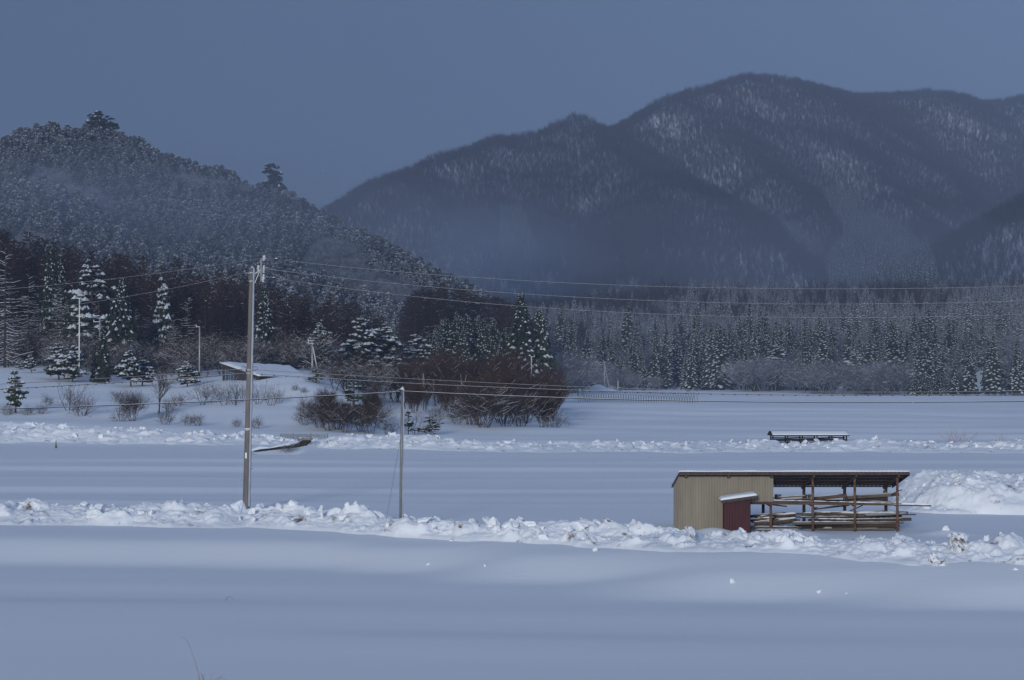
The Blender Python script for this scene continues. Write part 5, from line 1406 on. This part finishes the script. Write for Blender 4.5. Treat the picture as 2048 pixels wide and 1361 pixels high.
# roofed rack half buried in the far bank
RD = 170.0
x0, x1 = PX(1543, RD), PX(1695, RD); zb = PZ(893, RD); zt2 = PZ(870, RD); za = PZ(863, RD)
rack = thing('roofed_rack', 'long low dark wooden rack with snow-covered gable roof sunk in the far snow bank', 'rack', (x0, RD, zb)); O_ = Vector((x0, RD, zb))
dp = 1.5
for i in range(6):
    x = x0 + .12 + (x1 - x0 - .24) * i / 5
    for yy in (RD, RD + dp):
        b = MB(); b.beam(Vector((x, yy, zb - .5)) - O_, Vector((x, yy, zt2)) - O_, .11, .11); part('post', b, M['darkwood'], rack)
for k, zf in enumerate((.25, .55, .92)):
    for yy in (RD - .02, RD + dp):
        z = zb + (zt2 - zb) * zf; b = MB(); b.beam(Vector((x0 + .05, yy, z)) - O_, Vector((x1 - .05, yy, z + .03)) - O_, .06, .09); part('rail', b, M['darkwood'], rack)
for i in range(20):  # dark boards added to stand in for the shade under the rack roof
    xa = x0 + .1 + (x1 - x0 - .2) * (i % 5) / 5; xb = xa + (x1 - x0) / 5 * .97
    yb_ = RD + dp * (.25 + .2 * (i // 5)); zz_ = zb + (zt2 - zb) * (.32 + .19 * (i // 5)); b = MB(); b.beam(Vector((xa, yb_, zz_ + rnd.uniform(-.04, .04))) - O_, Vector((xb, yb_, zz_ + rnd.uniform(-.04, .04))) - O_, .4, .10); part('shade_filler', b, M['darkwood'], rack)
ym = RD + dp / 2
for s in (-1, 1):
    ye = RD - .35 if s < 0 else RD + dp + .35
    A, B, C, D_ = Vector((x0 - .15, ye, zt2 - .02)), Vector((x1 + .1, ye, zt2 - .02)), Vector((x1 + .1, ym, za)), Vector((x0 - .15, ym, za)); t = Vector((0, 0, .09))
    poly_part('roof', rack, O_, [[A, B, C, D_], [A - t, D_ - t, C - t, B - t], [A, A - t, B - t, B], [A, D_, D_ - t, A - t], [B, B - t, C - t, C]], M['darkwood'])
    u2 = Vector((0, 0, .01)); inn = Vector((.18, 0, 0))
    slab_snow('snow_cap', rack, O_, ([A + u2 + inn, B + u2, C + u2, D_ + u2 + inn] if s < 0 else [D_ + u2 + inn, C + u2, B + u2, A + u2 + inn]), .06, 24, 5, 8)
poly_part('gable_board', rack, O_, [[(x0 - .05, RD, zt2 - .1), (x0 - .05, ym, za - .05), (x0 - .05, RD + dp, zt2 - .1)], [(x0 - .02, RD + dp, zt2 - .1), (x0 - .02, ym, za - .05), (x0 - .02, RD, zt2 - .1)]], M['darkwood'])

# greenhouse hoops
hoops = thing('hoop_frame', 'bare greenhouse hoop frame of thin pipes standing in the far snowy field', 'greenhouse frame', (PX(1165, 360), 362, gz(PX(1165, 360), 362)))
HO = Vector(hoops.location); ha, hb = Vector((PX(1163, 366), 366, 0)), Vector((PX(1386, 356), 352, 0))
dv = (hb - ha).normalized(); pv = Vector((-dv.y, dv.x, 0)); hw, hh = 3.2, 2.35
mb = MB(); pts = []
arc = []
for k in range(13):
    t = math.pi * k / 12; arc.append(pv * (-math.cos(t) * hw) + Z3 * (max(math.sin(t), 0) ** .75 * hh) + dv * (math.cos(t) * 1.1))
mb.tube([arc[0] - Z3 * 1.0] + arc + [arc[-1] - Z3 * 1.0], .045, 4, 0, False)
hm_ = mb.mesh('hoop', [M['galv']])
nh = 46
for i in range(nh):
    p = ha.lerp(hb, i / (nh - 1)); o = obj('hoop', hm_, hoops); o.location = Vector((p.x, p.y, gz(p.x, p.y) - .1)) - HO
mb = MB()
for off in (0, -hw * .97, hw * .97):
    mb.tube([ha + pv * off + Z3 * (hh if off == 0 else .75) + Z3 * gz(ha.x, ha.y) - HO, hb + pv * off + Z3 * (hh if off == 0 else .75) + Z3 * gz(hb.x, hb.y) - HO], .022, 4, 0, False)
part('ridge_pipe', mb, M['galv'], hoops)

# guard rail on the little bridge
GD = 175.0
gr = thing('guard_rail', 'short galvanised guard rail over the culvert right of the concrete pole', 'guard rail', P(560, 884, GD)); GO = Vector(gr.location)
for px in (587, 622, 655):
    b = MB(); b.tube([P(px, 886, GD) - GO, P(px, 867, GD) - GO], .06, 8); part('post', b, M['railsteel'], gr)
prof_ = [(0, -.13), (-.04, -.09), (-.04, -.03), (0, 0), (-.04, .03), (-.04, .09), (0, .13)]
for pa, pb in ((560, 588), (589, 621), (623, 652)):
    b = MB(); A, B = P(pa, 871.5, GD - .1) - GO, P(pb, 873, GD - .1) - GO
    for (y0_, z0_), (y1_, z1_) in zip(prof_[:-1], prof_[1:]):
        b.quadstrip([A + Vector((0, y0_, z0_)), B + Vector((0, y0_, z0_))], [A + Vector((0, y1_, z1_)), B + Vector((0, y1_, z1_))], 0)
    part('rail', b, M['railsteel'], gr)
b = MB(); b.tube([P(560, 868.5, GD) - GO, P(655, 869.5, GD) - GO], .03, 6); part('top_bar', b, M['railsteel'], gr)
# stream channel: dark earth bank under a lip of snow
def bank_strip(pts_top, pts_bot, thick, name, mat_, parent, off):
    b = MB(); n = len(pts_top)
    T_, B_ = [Vector(p) - off for p in pts_top], [Vector(p) - off for p in pts_bot]
    bk = Vector((0, thick, 0))
    b.quadstrip(B_, T_, 0); b.quadstrip([p + bk for p in T_], [p + bk for p in B_], 0); b.quadstrip(T_, [p + bk for p in T_], 0); b.quadstrip([p + bk for p in B_], B_, 0)
    return part(name, b, mat_, parent)
ditch = tag(obj('stream_bank', None), 'dark bare earth bank of a snowed-up stream beside the concrete pole', None, None, 'structure')
tops = [P(px, y_, d_) for px, y_, d_ in ((504, 905, 167), (520, 901.5, 167.5), (540, 899.5, 168), (560, 896, 168.5), (580, 893, 169), (597, 886, 170), (603, 881.5, 170.5), (621, 880.5, 171))]
bots = [P(px, y_, d_) for px, y_, d_ in ((504, 909, 166.8), (520, 911, 167), (540, 914, 167.5), (560, 913, 168), (580, 909, 168.5), (597, 899, 169), (603, 898, 169.5), (621, 885, 171))]
bank_strip(tops, bots, .6, 'earth_face', M['earth'], ditch, Vector((0, 0, 0)))
lip_t = [p + Vector((0, .1, .30 + .10 * math.sin(i * 2.1))) for i, p in enumerate(tops[:6])]; lip_b = [p + Vector((0, -.12, .12)) for p in tops[:6]]
bank_strip(lip_t, lip_b, 1.6, 'snow_lip', M['cap'], ditch, Vector((0, 0, 0)))
T('bush', 'smallshrub', 578, 167, 882, label='snowy twig bush overhanging the stream bank below the guard rail', cat='bush', wide=1.6)
b = MB(); b.box(P(610, 879, 170.8), (1.4, .5, .16)); part('culvert_slab', b, M['concrete'], ditch)

# ------------------------------------------------------------------ dead grass
def grass_tuft(name, label, px, d, stems, cat='dry grass', mat_='reed', zoff=-.05):
    x = PX(px, d); z = gz(x, d) + zoff; o = thing(name, label, cat, (x, d, z))
    for pts, r in stems:
        b = MB(); b.tube([Vector(p) for p in pts], [r * (1 - .75 * i / (len(pts) - 1)) for i in range(len(pts))], 4); part('stem', b, M[mat_], o, True)
    return o
u = 49.5 / F
rnd.seed(31)
st = [([(.36, 0, -.2), (.33, 0, .35), (.22, 0, .75), (.08, 0, 1.12), (-.02, 0, 1.33), (-.12, 0, 1.38), (-.22, 0, 1.34)], .008)]
for k in range(9):
    a = rnd.uniform(-.1, .85); st.append(([(.45 + a * .3, rnd.uniform(-.1, .1), -.2), (.45 + a * .45, 0, .12), (.4 + a * .6, 0, rnd.uniform(.2, .42)), (.45 + a * .8, 0, rnd.uniform(.15, .45))], .006))
grass_tuft('dry_reed', 'pinkish dry reed stems poking out of the snow at the bottom edge', 375, 49.0, st)
grass_tuft('dry_reed', 'single tiny bent reed arching out of the smooth foreground snow', 460, 67.0, [([(-.16, 0, -.05), (-.08, 0, .13), (.03, 0, .16), (.12, 0, .10), (.16, 0, -.02)], .009)], mat_='brownreed', zoff=0)
grass_tuft('dry_reed', 'small brown stub sticking out of the snow below the far left bank', 112, 171, [([(0, 0, -.1), (.02, 0, .5), (.05, 0, .85)], .07), ([(.1, 0, -.1), (.1, 0, .5)], .05)], mat_='brownreed')
grass_tuft('dry_reed', 'dark thin twig stuck slantwise in the far bank right of the thicket', 1272, 163, [([(0, 0, 0), (-.35, 0, .55), (-.55, 0, .85)], .03)], mat_='brownreed')
# tufts caught in the two dirtiest lumps of the near bank
for px, y_, d_, lab in ((1908, 1082, 72.6, 'brown turf clump with dead grass in the largest dirty lump near the right edge'), (1383, 1068, 75.6, 'pinkish dead grass caught in the snow lump in front of the beige wall')):
    p = P(px, y_, d_); o = thing('dry_grass', lab, 'dry grass', p)
    for k in range(40):
        a = rnd.uniform(0, 6.28); q = Vector((rnd.gauss(0, .16), rnd.gauss(0, .06) - .38, rnd.gauss(0, .16)))
        b_ = q + Vector((rnd.gauss(0, .12), rnd.uniform(-.12, 0), rnd.gauss(-.04, .10)))
        if k == 0: b = MB()
        b.strip(q, b_, .012, 0)
    part('stems', b, M['brownreed'], o)

# ------------------------------------------------------------------ light snow in the air
g = np.random.default_rng(77); n = 700
d = 9 + 45 * g.random(n) ** .7; px = g.uniform(-200, 2250, n); yy = g.uniform(-100, 1150, n)
c = np.stack([PX(px, d), d, PZ(yy, d)], 1); r = g.uniform(.003, .0055, n) * (d / 20) ** .5
octa = np.array([(1, 0, 0), (-1, 0, 0), (0, 1, 0), (0, -1, 0), (0, 0, 1), (0, 0, -1)], float)
vv = (c[:, None, :] + octa[None] * r[:, None, None]).reshape(-1, 3)
vv = vv[np.repeat(c[:, 2] > ground_base(c[:, 0], c[:, 1]) + .3, 6)]
ff = [tuple(6 * k + q for q in t) for k in range(len(vv) // 6) for t in ((0, 2, 4), (2, 1, 4), (1, 3, 4), (3, 0, 4), (2, 0, 5), (1, 2, 5), (3, 1, 5), (0, 3, 5))]
tag(obj('snowflakes', mesh_np('snowflakes', vv, ff, [M['tsnow']])), 'tiny snowflakes drifting through the air before the hills', None, None, 'stuff')
